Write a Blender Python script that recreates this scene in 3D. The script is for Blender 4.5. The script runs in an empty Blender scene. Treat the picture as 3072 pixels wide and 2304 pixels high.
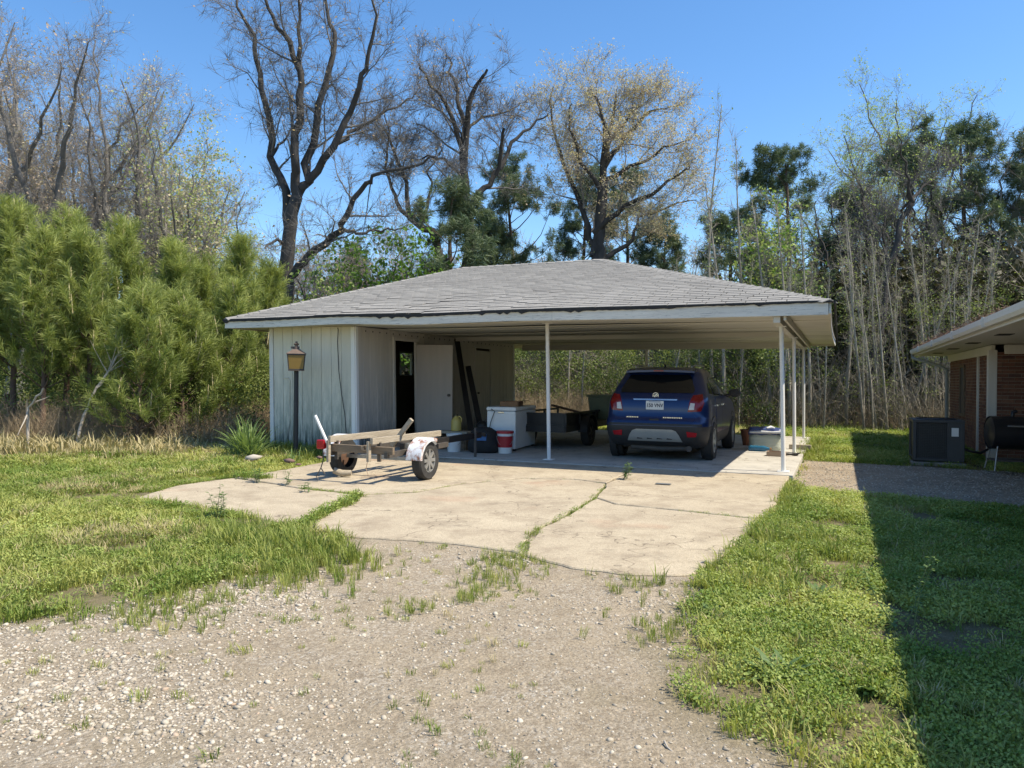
import bpy, bmesh, math, random
import numpy as np
from mathutils import Vector, Matrix, Euler
R = math.radians
random.seed(7)
SC = bpy.context.scene
COL = SC.collection

# ------------------------------------------------------------------ camera, sky, sun, exposure
F_PX, PITCH, ROLL, EYE = 2290.0, .0058, .0074, 1.47      # focal length in photo pixels, tilt, roll, eye height
YAW, OX, OY = .4033, 4.14, 11.61                          # heading and origin (front right post) of the carport frame
cam_d = bpy.data.cameras.new('camera'); cam_d.sensor_width = 36; cam_d.lens = 36*F_PX/3072
cam_d.clip_end = 2000; cam_d.clip_start = .05
cam = bpy.data.objects.new('camera', cam_d); COL.objects.link(cam); SC.camera = cam
cam.matrix_world = Matrix.Translation((0, 0, EYE)) @ Matrix.Rotation(R(90)-PITCH, 4, 'X') @ Matrix.Rotation(ROLL, 4, 'Z')

def LW(lx, ly, z=0.0):                                    # carport frame -> world
    c, s = math.cos(YAW), math.sin(YAW)
    return Vector((OX+lx*c+ly*s, OY-lx*s+ly*c, z))
def WL(x, y):
    c, s = np.cos(YAW), np.sin(YAW); x = x-OX; y = y-OY
    return x*c-y*s, x*s+y*c

SUN_L = (1.52, .20, 2.30)                                 # towards the sun, in the carport frame
c_, s_ = math.cos(YAW), math.sin(YAW)
SUN = Vector((SUN_L[0]*c_+SUN_L[1]*s_, -SUN_L[0]*s_+SUN_L[1]*c_, SUN_L[2])).normalized()
W = bpy.data.worlds.new('World'); SC.world = W; W.use_nodes = True
nt = W.node_tree; nt.nodes.clear()
sky = nt.nodes.new('ShaderNodeTexSky'); sky.sky_type = 'NISHITA'; sky.sun_disc = False
sky.sun_elevation = math.asin(SUN.z); sky.sun_rotation = math.atan2(SUN.x, SUN.y)
sky.air_density = 1.0; sky.dust_density = .35; sky.ozone_density = 3.0; sky.altitude = 80
bg = nt.nodes.new('ShaderNodeBackground'); bg.inputs[1].default_value = .15
wo = nt.nodes.new('ShaderNodeOutputWorld')
hsv = nt.nodes.new('ShaderNodeHueSaturation'); hsv.inputs['Saturation'].default_value = 1.2
nt.links.new(sky.outputs[0], hsv.inputs['Color']); nt.links.new(hsv.outputs[0], bg.inputs[0]); nt.links.new(bg.outputs[0], wo.inputs[0])
sd = bpy.data.lights.new('sun', 'SUN'); sd.energy = 5.0; sd.angle = R(.53); sd.color = (1, .905, .74)
so = bpy.data.objects.new('sun', sd); COL.objects.link(so)
so.rotation_euler = SUN.to_track_quat('Z', 'Y').to_euler(); so.location = (20, -10, 30)
vs = SC.view_settings; vs.view_transform = 'Standard'; vs.look = 'None'; vs.exposure = .6; vs.gamma = 1; vs.use_curve_mapping = False
SC.render.resolution_x, SC.render.resolution_y = 1024, 768
try:
    SC.cycles.max_bounces = 4; SC.cycles.transparent_max_bounces = 4
except Exception: pass

# pixel -> place (a direction only; the distance comes from the plane it touches)
def ray(u, v):
    x, y = u-1536, v-1152; c, s = math.cos(ROLL), math.sin(ROLL)
    x, y = x*c+y*s, -x*s+y*c
    a, b = x/F_PX, -y/F_PX; c, s = math.cos(PITCH), math.sin(PITCH)
    return Vector((a, c+b*s, b*c-s))
def gp(u, v, z=0.0):
    d = ray(u, v); t = (z-EYE)/d.z; return Vector((d.x*t, d.y*t, z))
def at(u, v, Y):
    d = ray(u, v); t = Y/d.y; return Vector((d.x*t, Y, EYE+d.z*t))

# ------------------------------------------------------------------ scene-graph helpers
def tag(o, label=None, cat=None, group=None, kind=None):
    if label: o['label'] = label
    if cat: o['category'] = cat
    if group: o['group'] = group
    if kind: o['kind'] = kind
    return o
def empty(name, loc, rz=0.0, label=None, cat=None, group=None):
    o = bpy.data.objects.new(name, None); COL.objects.link(o); o.location = loc; o.rotation_euler = (0, 0, rz)
    o.empty_display_size = .2
    return tag(o, label, cat, group)
def link(name, me, parent=None, loc=None, rot=None):
    o = bpy.data.objects.new(name, me); COL.objects.link(o)
    if parent: o.parent = parent
    if loc is not None: o.location = loc
    if rot is not None: o.rotation_euler = rot
    return o
def copy_tree(o, parent=None):
    c = o.copy(); COL.objects.link(c); c.parent = parent
    for ch in list(o.children): copy_tree(ch, c)
    return c

class MB:
    def __init__(s): s.v = []; s.f = []; s.m = []
    def add(s, vs, fs, mi=0):
        n = len(s.v); s.v += [tuple(p) for p in vs]; s.f += [tuple(i+n for i in f) for f in fs]; s.m += [mi]*len(fs); return s
    def box(s, c, d, rot=None, mi=0):
        x, y, z = d[0]/2, d[1]/2, d[2]/2
        vs = [Vector(p) for p in ((-x,-y,-z),(x,-y,-z),(x,y,-z),(-x,y,-z),(-x,-y,z),(x,-y,z),(x,y,z),(-x,y,z))]
        if rot is not None: vs = [rot @ p for p in vs]
        c = Vector(c)
        return s.add([p+c for p in vs], [(0,3,2,1),(4,5,6,7),(0,1,5,4),(1,2,6,5),(2,3,7,6),(3,0,4,7)], mi)
    def bar(s, p0, p1, w, h, mi=0, up=(0,0,1)):            # rectangular bar between two points
        p0, p1 = Vector(p0), Vector(p1); d = p1-p0; L = d.length; d.normalize()
        u = Vector(up)
        if abs(d.dot(u)) > .98: u = Vector((0, 1, 0))
        sd_ = d.cross(u).normalized(); u = sd_.cross(d)
        return s.box((p0+p1)/2, (w, L, h), Matrix((sd_, d, u)).transposed(), mi)
    def tube(s, pts, rr, n=8, caps=True, mi=0):
        pts = [Vector(p) for p in pts]; k = len(pts)
        if not hasattr(rr, '__len__'): rr = [rr]*k
        vs = []; fs = []; ref = None
        for i, p in enumerate(pts):
            t = (pts[min(i+1, k-1)]-pts[max(i-1, 0)]).normalized()
            if ref is None: ref = Vector((0, 0, 1)) if abs(t.z) < .9 else Vector((1, 0, 0))
            a = t.cross(ref).normalized(); b = t.cross(a); ref = a.cross(t)
            for j in range(n):
                th = 2*math.pi*j/n; vs.append(p+(a*math.cos(th)+b*math.sin(th))*rr[i])
        for i in range(k-1):
            for j in range(n):
                q = (j+1) % n; fs.append((i*n+j, i*n+q, (i+1)*n+q, (i+1)*n+j))
        if caps: fs.append(tuple(range(n))[::-1]); fs.append(tuple((k-1)*n+j for j in range(n)))
        return s.add(vs, fs, mi)
    def lathe(s, prof, n=20, mat=None, mi=0, mis=None):    # profile of (r, z); mat places it
        vs = []; fs = []; k = len(prof)
        for r, z in prof:
            for j in range(n):
                th = 2*math.pi*j/n; p = Vector((r*math.cos(th), r*math.sin(th), z)); vs.append(mat @ p if mat is not None else p)
        base = len(s.f)
        for i in range(k-1):
            for j in range(n):
                q = (j+1) % n; fs.append((i*n+j, i*n+q, (i+1)*n+q, (i+1)*n+j))
        s.add(vs, fs, mi)
        return s
    def prism(s, poly, z0, z1, mi=0):
        n = len(poly); g = (lambda p, z: (p[0], p[1], z)) if not callable(z1) else None
        vs = [(p[0], p[1], z0) for p in poly]+[(p[0], p[1], z1) for p in poly]
        fs = [tuple(range(n))[::-1], tuple(range(n, 2*n))]+[(i, (i+1) % n, n+(i+1) % n, n+i) for i in range(n)]
        return s.add(vs, fs, mi)
    def xform(s, fn): s.v = [tuple(fn(Vector(p))) for p in s.v]; return s
    def mesh(s, name, mats, smooth=0):
        me = bpy.data.meshes.new(name); me.from_pydata(s.v, [], s.f)
        for m in (mats if isinstance(mats, (list, tuple)) else [mats]): me.materials.append(m)
        me.polygons.foreach_set('material_index', s.m)
        if smooth:
            me.polygons.foreach_set('use_smooth', [True]*len(me.polygons))
            try: me.set_sharp_from_angle(angle=R(smooth))
            except Exception: pass
        me.update(); return me
    def build(s, name, mats, parent=None, smooth=0, bevel=0, loc=None, rot=None):
        o = link(name, s.mesh(name, mats, smooth), parent, loc, rot)
        if bevel:
            b = o.modifiers.new('bevel', 'BEVEL'); b.width = bevel; b.segments = 2; b.limit_method = 'ANGLE'
        return o

def np_mesh(name, V, F, mats, smooth=False):               # F: (n,3) or (n,4) array
    me = bpy.data.meshes.new(name); n, k = F.shape
    me.vertices.add(len(V)); me.vertices.foreach_set('co', np.ascontiguousarray(V, dtype=np.float32).ravel())
    me.loops.add(n*k); me.loops.foreach_set('vertex_index', np.ascontiguousarray(F, dtype=np.int32).ravel())
    me.polygons.add(n); me.polygons.foreach_set('loop_start', np.arange(0, n*k, k, dtype=np.int32))
    try: me.polygons.foreach_set('loop_total', np.full(n, k, dtype=np.int32))
    except Exception: pass
    if smooth: me.polygons.foreach_set('use_smooth', np.ones(n, dtype=bool))
    for m in (mats if isinstance(mats, (list, tuple)) else [mats]): me.materials.append(m)
    me.update(calc_edges=True); me.validate(); return me

# numpy value noise
def vnoise(x, y, sc=1.0, seed=0):
    x = np.asarray(x)/sc; y = np.asarray(y)/sc
    xi = np.floor(x).astype(np.int64); yi = np.floor(y).astype(np.int64); fx = x-xi; fy = y-yi
    def h(a, b):
        n = (a*374761393+b*668265263+seed*974711) & 0x7fffffff
        n = ((n ^ (n >> 13))*1274126177) & 0x7fffffff
        return ((n ^ (n >> 16)) & 0xffff)/65535.0
    fx = fx*fx*(3-2*fx); fy = fy*fy*(3-2*fy)
    return (h(xi, yi)*(1-fx)+h(xi+1, yi)*fx)*(1-fy)+(h(xi, yi+1)*(1-fx)+h(xi+1, yi+1)*fx)*fy
def fbm(x, y, sc=1.0, seed=0, o=4):
    a = 0; k = 0
    for i in range(o): w = .5**i; a = a+w*vnoise(x, y, sc*.5**i, seed+i*17); k += w
    return a/k
def sdist(px, py, poly):                                   # signed distance to polygon, negative inside
    px = np.asarray(px, float); py = np.asarray(py, float); d = np.full(px.shape, 1e9); ins = np.zeros(px.shape, bool)
    n = len(poly)
    for i in range(n):
        ax, ay = poly[i][0], poly[i][1]; bx, by = poly[(i+1) % n][0], poly[(i+1) % n][1]
        ex, ey = bx-ax, by-ay; wx, wy = px-ax, py-ay
        t = np.clip((wx*ex+wy*ey)/(ex*ex+ey*ey+1e-12), 0, 1)
        d = np.minimum(d, np.hypot(wx-ex*t, wy-ey*t))
        if ay != by: ins ^= ((ay > py) != (by > py)) & (px < (bx-ax)*(py-ay)/(by-ay)+ax)
    return np.where(ins, -d, d)

# ------------------------------------------------------------------ materials
class NT:
    def __init__(s, name):
        s.m = bpy.data.materials.new(name); s.m.use_nodes = True; s.t = s.m.node_tree; s.t.nodes.clear()
        s.out = s.n('ShaderNodeOutputMaterial'); s.p = s.n('ShaderNodeBsdfPrincipled'); s.l(s.p.outputs[0], s.out.inputs[0])
    def n(s, t, **kw):
        x = s.t.nodes.new(t)
        for k, v in kw.items(): setattr(x, k, v)
        return x
    def l(s, a, b): s.t.links.new(a, b)
    def pos(s, scale=(1, 1, 1), obj=False):
        if obj: o = s.n('ShaderNodeTexCoord').outputs['Object']
        else: o = s.n('ShaderNodeNewGeometry').outputs['Position']
        m = s.n('ShaderNodeMapping'); m.inputs['Scale'].default_value = scale; s.l(o, m.inputs[0]); return m.outputs[0]
    def noise(s, vec, sc, det=4, rough=.6):
        x = s.n('ShaderNodeTexNoise'); x.inputs['Scale'].default_value = sc; x.inputs['Detail'].default_value = det; x.inputs['Roughness'].default_value = rough
        s.l(vec, x.inputs['Vector']); return x.outputs['Fac']
    def ramp(s, fac, stops):
        r = s.n('ShaderNodeValToRGB'); e = r.color_ramp.elements
        while len(e) < len(stops): e.new(.5)
        for i, (p, c) in enumerate(stops):
            e[i].position = p; e[i].color = (*(c if hasattr(c, '__len__') else (c, c, c)), 1)
        s.l(fac, r.inputs[0]); return r.outputs[0]
    def mix(s, fac, a, b, mode='MIX'):
        x = s.n('ShaderNodeMix', data_type='RGBA', blend_type=mode)
        for sock, v in ((x.inputs[0], fac), (x.inputs[6], a), (x.inputs[7], b)):
            if hasattr(v, 'is_linked'): s.l(v, sock)
            elif hasattr(v, '__len__'): sock.default_value = (*v, 1) if len(v) == 3 else v
            else: sock.default_value = v
        return x.outputs[2]
    def math(s, op, a, b=0.0):
        x = s.n('ShaderNodeMath', operation=op)
        for sock, v in ((x.inputs[0], a), (x.inputs[1], b)):
            if hasattr(v, 'is_linked'): s.l(v, sock)
            else: sock.default_value = v
        return x.outputs[0]
    def attr(s, name, inst=False):
        a = s.n('ShaderNodeAttribute', attribute_name=name, attribute_type='INSTANCER' if inst else 'GEOMETRY'); return a.outputs['Fac']
    def rnd(s): return s.n('ShaderNodeObjectInfo').outputs['Random']
    def color(s, v):
        if hasattr(v, 'is_linked'): s.l(v, s.p.inputs['Base Color'])
        else: s.p.inputs['Base Color'].default_value = (*v, 1)
    def set(s, **kw):
        for k, v in kw.items():
            k = k.replace('_', ' ')
            if hasattr(v, 'is_linked'): s.l(v, s.p.inputs[k])
            else: s.p.inputs[k].default_value = v
        return s
    def bump(s, h, strength=.4, dist=.02):
        b = s.n('ShaderNodeBump'); b.inputs['Strength'].default_value = strength; b.inputs['Distance'].default_value = dist
        s.l(h, b.inputs['Height']); s.l(b.outputs[0], s.p.inputs['Normal'])

def simple(name, c1, c2=None, rough=.7, sc=6., metal=0., bump=0., bsc=None, stretch=(1, 1, 1), obj=False, rnd=0., dirt=None, spec=None):
    t = NT(name); c2 = c2 or tuple(x*.8 for x in c1); v = t.pos(stretch, obj)
    col = t.mix(t.ramp(t.noise(v, sc, 5), [(.3, 0.), (.7, 1.)]), c1, c2)
    if dirt:
        col = t.mix(t.ramp(t.noise(v, sc*2.7, 6, .7), [(dirt[1], 0.), (dirt[1]+.12, 1.)]), col, dirt[0])
    if rnd: col = t.mix(1., col, t.ramp(t.rnd(), [(0., 1-rnd), (1., 1+rnd*.0)]), 'MULTIPLY')
    t.color(col); t.set(Roughness=rough, Metallic=metal)
    if spec is not None: t.p.inputs['Specular IOR Level'].default_value = spec
    if bump: t.bump(t.noise(v, bsc or sc*6, 5), bump, .02)
    return t.m
def leafmat(name, c1, c2, rough=.55, transl=.35, inst=True, rndvar=True):
    t = NT(name)
    f = t.attr('tint', True) if inst else t.noise(t.pos(), .9, 4)
    col = t.mix(f, c1, c2)
    t.color(col); t.set(Roughness=rough); t.p.inputs['Specular IOR Level'].default_value = .25
    tr = t.n('ShaderNodeBsdfTranslucent'); hs = t.mix(1., col, (1.15, 1.2, .7), 'MULTIPLY'); t.l(hs, tr.inputs[0])
    ms = t.n('ShaderNodeMixShader'); ms.inputs[0].default_value = transl
    t.l(t.p.outputs[0], ms.inputs[1]); t.l(tr.outputs[0], ms.inputs[2]); t.l(ms.outputs[0], t.out.inputs[0])
    return t.m

# ------------------------------------------------------------------ scatter: one object whose points carry small meshes
def scatter(name, P, rot, scl, src, idx=None, tint=None, parent=None):
    n = len(P); me = bpy.data.meshes.new(name); me.vertices.add(n)
    me.vertices.foreach_set('co', np.ascontiguousarray(P, dtype=np.float32).ravel())
    if np.ndim(scl) == 1: scl = np.repeat(np.asarray(scl)[:, None], 3, 1)
    if idx is None: idx = np.random.RandomState(n).randint(0, len(src), n)
    if tint is None: tint = np.random.RandomState(n+1).rand(n)
    for nm, ty, arr, key in (('rot', 'FLOAT_VECTOR', rot, 'vector'), ('scl', 'FLOAT_VECTOR', scl, 'vector'), ('idx', 'INT', idx, 'value'), ('tint', 'FLOAT', tint, 'value')):
        a = me.attributes.new(nm, ty, 'POINT'); a.data.foreach_set(key, np.ascontiguousarray(arr, dtype=np.int32 if ty == 'INT' else np.float32).ravel())
    for m in src: me.materials.append(m.materials[0])
    o = link(name, me, parent)
    ng = bpy.data.node_groups.new(name, 'GeometryNodeTree')
    ng.interface.new_socket('Geometry', in_out='INPUT', socket_type='NodeSocketGeometry')
    ng.interface.new_socket('Geometry', in_out='OUTPUT', socket_type='NodeSocketGeometry')
    N, K = ng.nodes, ng.links
    gi, go = N.new('NodeGroupInput'), N.new('NodeGroupOutput'); jn = N.new('GeometryNodeJoinGeometry')
    def na(nm, ty):
        x = N.new('GeometryNodeInputNamedAttribute'); x.data_type = ty; x.inputs[0].default_value = nm
        return next(q for q in x.outputs if q.enabled and q.name == 'Attribute')
    er = N.new('FunctionNodeEulerToRotation'); K.new(na('rot', 'FLOAT_VECTOR'), er.inputs[0]); sc_ = na('scl', 'FLOAT_VECTOR'); ix = na('idx', 'INT')
    for k, m in enumerate(src):
        so_ = SRC.get(m.name)
        if so_ is None: so_ = SRC[m.name] = bpy.data.objects.new(m.name, m)
        oi = N.new('GeometryNodeObjectInfo'); oi.inputs['Object'].default_value = so_
        ip = N.new('GeometryNodeInstanceOnPoints')
        cp = N.new('FunctionNodeCompare'); cp.data_type = 'INT'; cp.operation = 'EQUAL'
        ai, bi = [q for q in cp.inputs if q.enabled][:2]; K.new(ix, ai); bi.default_value = k
        K.new(gi.outputs[0], ip.inputs['Points']); K.new(cp.outputs[0], ip.inputs['Selection'])
        K.new(oi.outputs['Geometry'], ip.inputs['Instance']); K.new(er.outputs[0], ip.inputs['Rotation']); K.new(sc_, ip.inputs['Scale'])
        K.new(ip.outputs[0], jn.inputs[0])
    K.new(jn.outputs[0], go.inputs[0])
    md = o.modifiers.new('scatter', 'NODES'); md.node_group = ng
    return o
SRC = {}
def rot_to(D, rng=None):                                   # euler turning +Z to the directions D
    D = D/np.linalg.norm(D, axis=1, keepdims=True)
    return np.stack([np.zeros(len(D)), np.arccos(np.clip(D[:, 2], -1, 1)), np.arctan2(D[:, 1], D[:, 0])], 1)
def rotz(n, rng, tilt=.15): return np.stack([rng.normal(0, tilt, n), rng.normal(0, tilt, n), rng.rand(n)*6.283], 1)

# batches of tubes: P (B,K,3), Rr (B,K)
def tube_batch(P, Rr, S):
    B, K, _ = P.shape
    T = np.empty_like(P); T[:, 1:-1] = P[:, 2:]-P[:, :-2]; T[:, 0] = P[:, 1]-P[:, 0]; T[:, -1] = P[:, -1]-P[:, -2]
    T /= np.linalg.norm(T, axis=2, keepdims=True)+1e-9
    mean = P[:, -1]-P[:, 0]; mean /= np.linalg.norm(mean, axis=1, keepdims=True)+1e-9
    ref = np.where(np.abs(mean[:, 2:3]) < .7, np.array([[0, 0, 1.]]), np.array([[1., 0, 0]]))[:, None, :]
    U = np.cross(T, np.broadcast_to(ref, T.shape)); U /= np.linalg.norm(U, axis=2, keepdims=True)+1e-9
    Vv = np.cross(T, U); th = np.arange(S)*2*np.pi/S
    X = P[:, :, None, :]+Rr[:, :, None, None]*(U[:, :, None, :]*np.cos(th)[None, None, :, None]+Vv[:, :, None, :]*np.sin(th)[None, None, :, None])
    i = np.arange(B)[:, None, None]*K*S+np.arange(K-1)[None, :, None]*S; j = np.arange(S)[None, None, :]; q = (j+1) % S
    Fq = np.stack([i+j, i+q, i+S+q, i+S+j], -1).reshape(-1, 4)
    return X.reshape(-1, 3), Fq
def tubes_mesh(name, items, mats):                         # items: list of (P, R, sides)
    grp = {}
    for P, r, S in items: grp.setdefault((len(P), S), []).append((P, r))
    Vs, Fs, n = [], [], 0
    for (K, S), L in grp.items():
        V, Fq = tube_batch(np.array([a for a, _ in L], float), np.array([b for _, b in L], float), S)
        Vs.append(V); Fs.append(Fq+n); n += len(V)
    return np_mesh(name, np.concatenate(Vs), np.concatenate(Fs), mats, True)
# ------------------------------------------------------------------ shared materials
def m_concrete(name, c1, c2, stain, agg=.5, red=False):
    t = NT(name); v = t.pos()
    col = t.mix(t.ramp(t.noise(v, 1.1, 5, .65), [(.32, 0.), (.68, 1.)]), c1, c2)
    vo = t.n('ShaderNodeTexVoronoi'); vo.inputs['Scale'].default_value = 95; t.l(v, vo.inputs['Vector'])
    sp = t.ramp(vo.outputs['Color'], [(.0, .55), (.5, 1.), (1., 1.25)]); col = t.mix(agg, col, sp, 'MULTIPLY')
    col = t.mix(t.ramp(t.noise(v, 2.6, 6, .7), [(.47, 0.), (.68, .75)]), col, stain)
    if red: col = t.mix(t.ramp(t.noise(v, .75, 3, .5), [(.62, 0.), (.78, .5)]), col, (.36, .18, .11))
    col = t.mix(t.ramp(t.noise(v, 22, 3), [(.62, 0.), (.72, .5)]), col, tuple(x*.55 for x in c1))
    vs2 = t.n('ShaderNodeTexVoronoi'); vs2.inputs['Scale'].default_value = 1.7; vs2.inputs['Randomness'].default_value = 1.; t.l(v, vs2.inputs['Vector'])
    col = t.mix(t.math('MULTIPLY', t.ramp(vs2.outputs['Distance'], [(.03, .55), (.13, 0.)]), t.ramp(t.noise(v, .6, 2), [(.48, 0.), (.58, 1.)])), col, (.12, .10, .08))
    ce = t.n('ShaderNodeTexVoronoi', feature='DISTANCE_TO_EDGE'); ce.inputs['Scale'].default_value = .55
    wv = t.n('ShaderNodeVectorMath', operation='ADD'); nzv = t.n('ShaderNodeTexNoise'); nzv.inputs['Scale'].default_value = 3.; t.l(v, nzv.inputs['Vector']); t.l(v, wv.inputs[0]); t.l(nzv.outputs['Color'], wv.inputs[1]); t.l(wv.outputs[0], ce.inputs['Vector'])
    col = t.mix(t.ramp(ce.outputs['Distance'], [(.0, .7), (.003, .45), (.008, 0.)]), col, (.10, .08, .06))
    col = t.mix(t.ramp(t.noise(v, .9, 7, .75), [(.57, 0.), (.68, .45)]), col, (.17, .14, .105))
    t.color(col); t.set(Roughness=.93); t.p.inputs['Specular IOR Level'].default_value = .2
    t.bump(t.math('ADD', vo.outputs['Distance'], t.noise(v, 30, 4)), .35, .008); return t.m
M = {}
M['apron'] = m_concrete('weathered_aggregate_concrete', (.45, .385, .28), (.37, .31, .225), (.26, .21, .15), .55, True)
M['slab'] = m_concrete('smooth_concrete', (.50, .475, .42), (.43, .405, .355), (.30, .28, .245), .12)
M['gravelpath'] = m_concrete('packed_gravel', (.36, .295, .215), (.27, .22, .16), (.18, .14, .10), .8)

def m_painted(name, c1, c2, wood, mildew=None, grain=(9, 9, .5), peel=.66, rnd=.12):
    t = NT(name); v = t.pos(grain, True); w = t.pos()
    col = t.mix(t.ramp(t.noise(v, 2, 5), [(.3, 0.), (.7, 1.)]), c1, c2)
    col = t.mix(t.ramp(t.noise(v, 6.5, 8, .75), [(peel, 0.), (peel+.06, .85)]), col, wood)
    if mildew:
        sep = t.n('ShaderNodeSeparateXYZ'); t.l(w, sep.inputs[0])
        h = t.ramp(t.math('MULTIPLY', sep.outputs[2], .5), [(.08, 1.), (.45, .5), (.95, .0)])
        f = t.math('MULTIPLY', h, t.ramp(t.noise(t.pos((7, 7, 1.2)), 2.2, 8, .75), [(.36, 0.), (.58, 1.)]))
        col = t.mix(f, col, mildew)
        h2 = t.ramp(t.math('MULTIPLY', sep.outputs[2], .5), [(.12, 1.), (.32, .0)])
        f2 = t.math('MULTIPLY', h2, t.ramp(t.noise(t.pos((16, 16, 1.0)), 2., 8, .75), [(.43, 0.), (.55, .9)]))
        col = t.mix(f2, col, (.035, .045, .04))
    if rnd: col = t.mix(1., col, t.ramp(t.rnd(), [(0., 1-rnd), (1., 1.)]), 'MULTIPLY')
    t.color(col); t.set(Roughness=.75); t.bump(t.noise(v, 10, 6), .25, .01); return t.m
M['siding'] = m_painted('grey_painted_siding', (.72, .68, .57), (.63, .60, .50), (.40, .37, .31), (.21, .245, .20))
M['siding2'] = m_painted('cream_painted_siding', (.62, .57, .50), (.54, .50, .44), (.36, .33, .29), (.28, .28, .26))
M['trim'] = m_painted('white_painted_trim', (.80, .79, .75), (.72, .71, .67), (.42, .39, .34), None, peel=.72)
M['fascia'] = m_painted('peeling_fascia_paint', (.74, .70, .61), (.60, .565, .49), (.24, .23, .22), None, grain=(.7, 6, 14), peel=.555, rnd=.05)
M['ceiling'] = m_painted('cream_ceiling_paint', (.70, .67, .58), (.60, .57, .49), (.42, .38, .30), None, grain=(.5, 7, 7), peel=.76)
M['housewhite'] = m_painted('cream_house_trim', (.72, .69, .62), (.66, .63, .56), (.5, .46, .4), None, peel=.8)
def m_shingle():
    t = NT('grey_asphalt_shingle'); v = t.pos()
    col = t.mix(t.ramp(t.noise(v, 1.2, 5), [(.3, 0.), (.7, 1.)]), (.245, .236, .220), (.30, .29, .27))
    col = t.mix(1., col, t.ramp(t.rnd(), [(0., .90), (1., 1.05)]), 'MULTIPLY')
    col = t.mix(.6, col, t.ramp(t.noise(v, 260, 2), [(.3, .55), (.7, 1.35)]), 'MULTIPLY')
    col = t.mix(t.ramp(t.noise(t.pos((1, 1, 1)), 3.2, 6, .7), [(.58, 0.), (.75, .45)]), col, (.13, .125, .115))
    t.color(col); t.set(Roughness=.95); t.p.inputs['Specular IOR Level'].default_value = .15; t.bump(t.noise(v, 200, 2), .4, .004); return t.m
M['shingle'] = m_shingle()
M['tar'] = simple('black_roof_felt', (.018, .017, .016), (.035, .033, .03), .85, 12, bump=.4)
M['rubber'] = simple('tyre_rubber', (.022, .022, .022), (.045, .042, .038), .85, 9, bump=.15)
M['blackmetal'] = simple('black_painted_metal', (.014, .014, .015), (.03, .026, .022), .5, 8, dirt=((.09, .05, .03), .66))
M['darkmetal'] = simple('dark_weathered_metal', (.05, .045, .04), (.09, .075, .06), .65, 7, dirt=((.16, .08, .04), .62))
M['rust'] = simple('rusty_steel', (.17, .085, .045), (.085, .05, .035), .85, 14, bump=.3, dirt=((.22, .17, .12), .6))
M['galv'] = simple('galvanised_steel', (.42, .42, .40), (.30, .29, .27), .5, 10, metal=.6, dirt=((.20, .13, .08), .66))
M['oldwood'] = simple('weathered_grey_wood', (.42, .36, .27), (.30, .25, .18), .9, 3, stretch=(8, 1, 8), obj=True, bump=.5, bsc=14, dirt=((.14, .11, .08), .63))
M['oldwood2'] = simple('weathered_brown_wood', (.23, .17, .11), (.14, .105, .07), .9, 3, stretch=(1, 8, 8), obj=True, bump=.5, bsc=14)
M['whitepaint'] = simple('white_enamel', (.74, .75, .74), (.66, .67, .66), .4, 4, dirt=((.30, .26, .21), .67))
M['fender'] = simple('chipped_white_fender_paint', (.74, .76, .77), (.62, .64, .66), .45, 2.5, dirt=((.30, .115, .045), .47))
M['redlens'] = simple('red_plastic_lens', (.42, .012, .018), (.33, .01, .015), .22, 5)
M['chrome'] = simple('chrome', (.72, .72, .72), (.62, .62, .62), .18, 5, metal=1.)
M['plasticblack'] = simple('black_plastic', (.02, .02, .021), (.032, .032, .033), .55, 8)
M['rope'] = simple('frayed_tan_rope', (.40, .30, .20), (.30, .21, .14), .95, 30)
M['barkdark'] = simple('dark_oak_bark', (.030, .028, .026), (.075, .068, .062), .95, 5, stretch=(1, 1, .35), bump=.9, bsc=16)
M['barkgrey'] = simple('grey_branch_bark', (.175, .168, .158), (.115, .108, .10), .95, 4, stretch=(1, 1, .5), bump=.5, bsc=16)
M['twiglight'] = simple('light_grey_twigs', (.27, .25, .23), (.20, .183, .165), .95, 4)
M['barkpale'] = simple('pale_sapling_bark', (.40, .36, .29), (.22, .20, .16), .9, 4, stretch=(1, 1, .4), bump=.4, bsc=18, dirt=((.12, .115, .09), .60))
M['barkpine'] = simple('brown_pine_bark', (.15, .095, .065), (.085, .06, .045), .95, 6, stretch=(1, 1, .4), bump=.8, bsc=14)
M['deadwood'] = simple('bleached_dead_wood', (.46, .41, .34), (.34, .30, .25), .9, 6, bump=.4)

# ------------------------------------------------------------------ ground
DRIVE = [gp(*p) for p in ((0, 1905), (300, 1860), (560, 1800), (850, 1730), (1000, 1660), (1080, 1608), (1400, 1590), (2150, 1640), (2075, 1735), (1985, 1830), (2010, 1990), (2090, 2110), (2230, 2260), (2320, 2330))]+[Vector((1.0, -6, 0)), Vector((-11, -6, 0)), Vector((-11, 4.2, 0))]
APRON = [gp(u, v, .06) for u, v in ((403, 1490), (528, 1452), (736, 1428), (965, 1388), (1020, 1372))]+[LW(-7.3, -.42), LW(.12, -.42), LW(.10, -3.9)]+[gp(u, v, .05) for u, v in ((2278, 1560), (2190, 1660), (2083, 1722), (1903, 1722), (1708, 1701), (1583, 1667), (1528, 1649), (1320, 1625), (1056, 1608), (889, 1583), (833, 1562), (653, 1521))]
SLABP = [LW(-9.4, -.42), LW(.16, -.42), LW(.16, 8.0), LW(-9.4, 8.0)]
PATHP = [LW(.16, -1.15), LW(1.1, -1.55), LW(2.6, -2.0), LW(5.2, -2.2), LW(5.2, 2.35), LW(2.3, 2.62), LW(1.1, 2.82), LW(.16, 2.8)]
HOUSEP = [LW(3.4, 10.2), LW(3.4, 4.1), LW(5.4, 4.1), LW(5.4, -9), LW(14, -9), LW(14, 10.2)]
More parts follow.
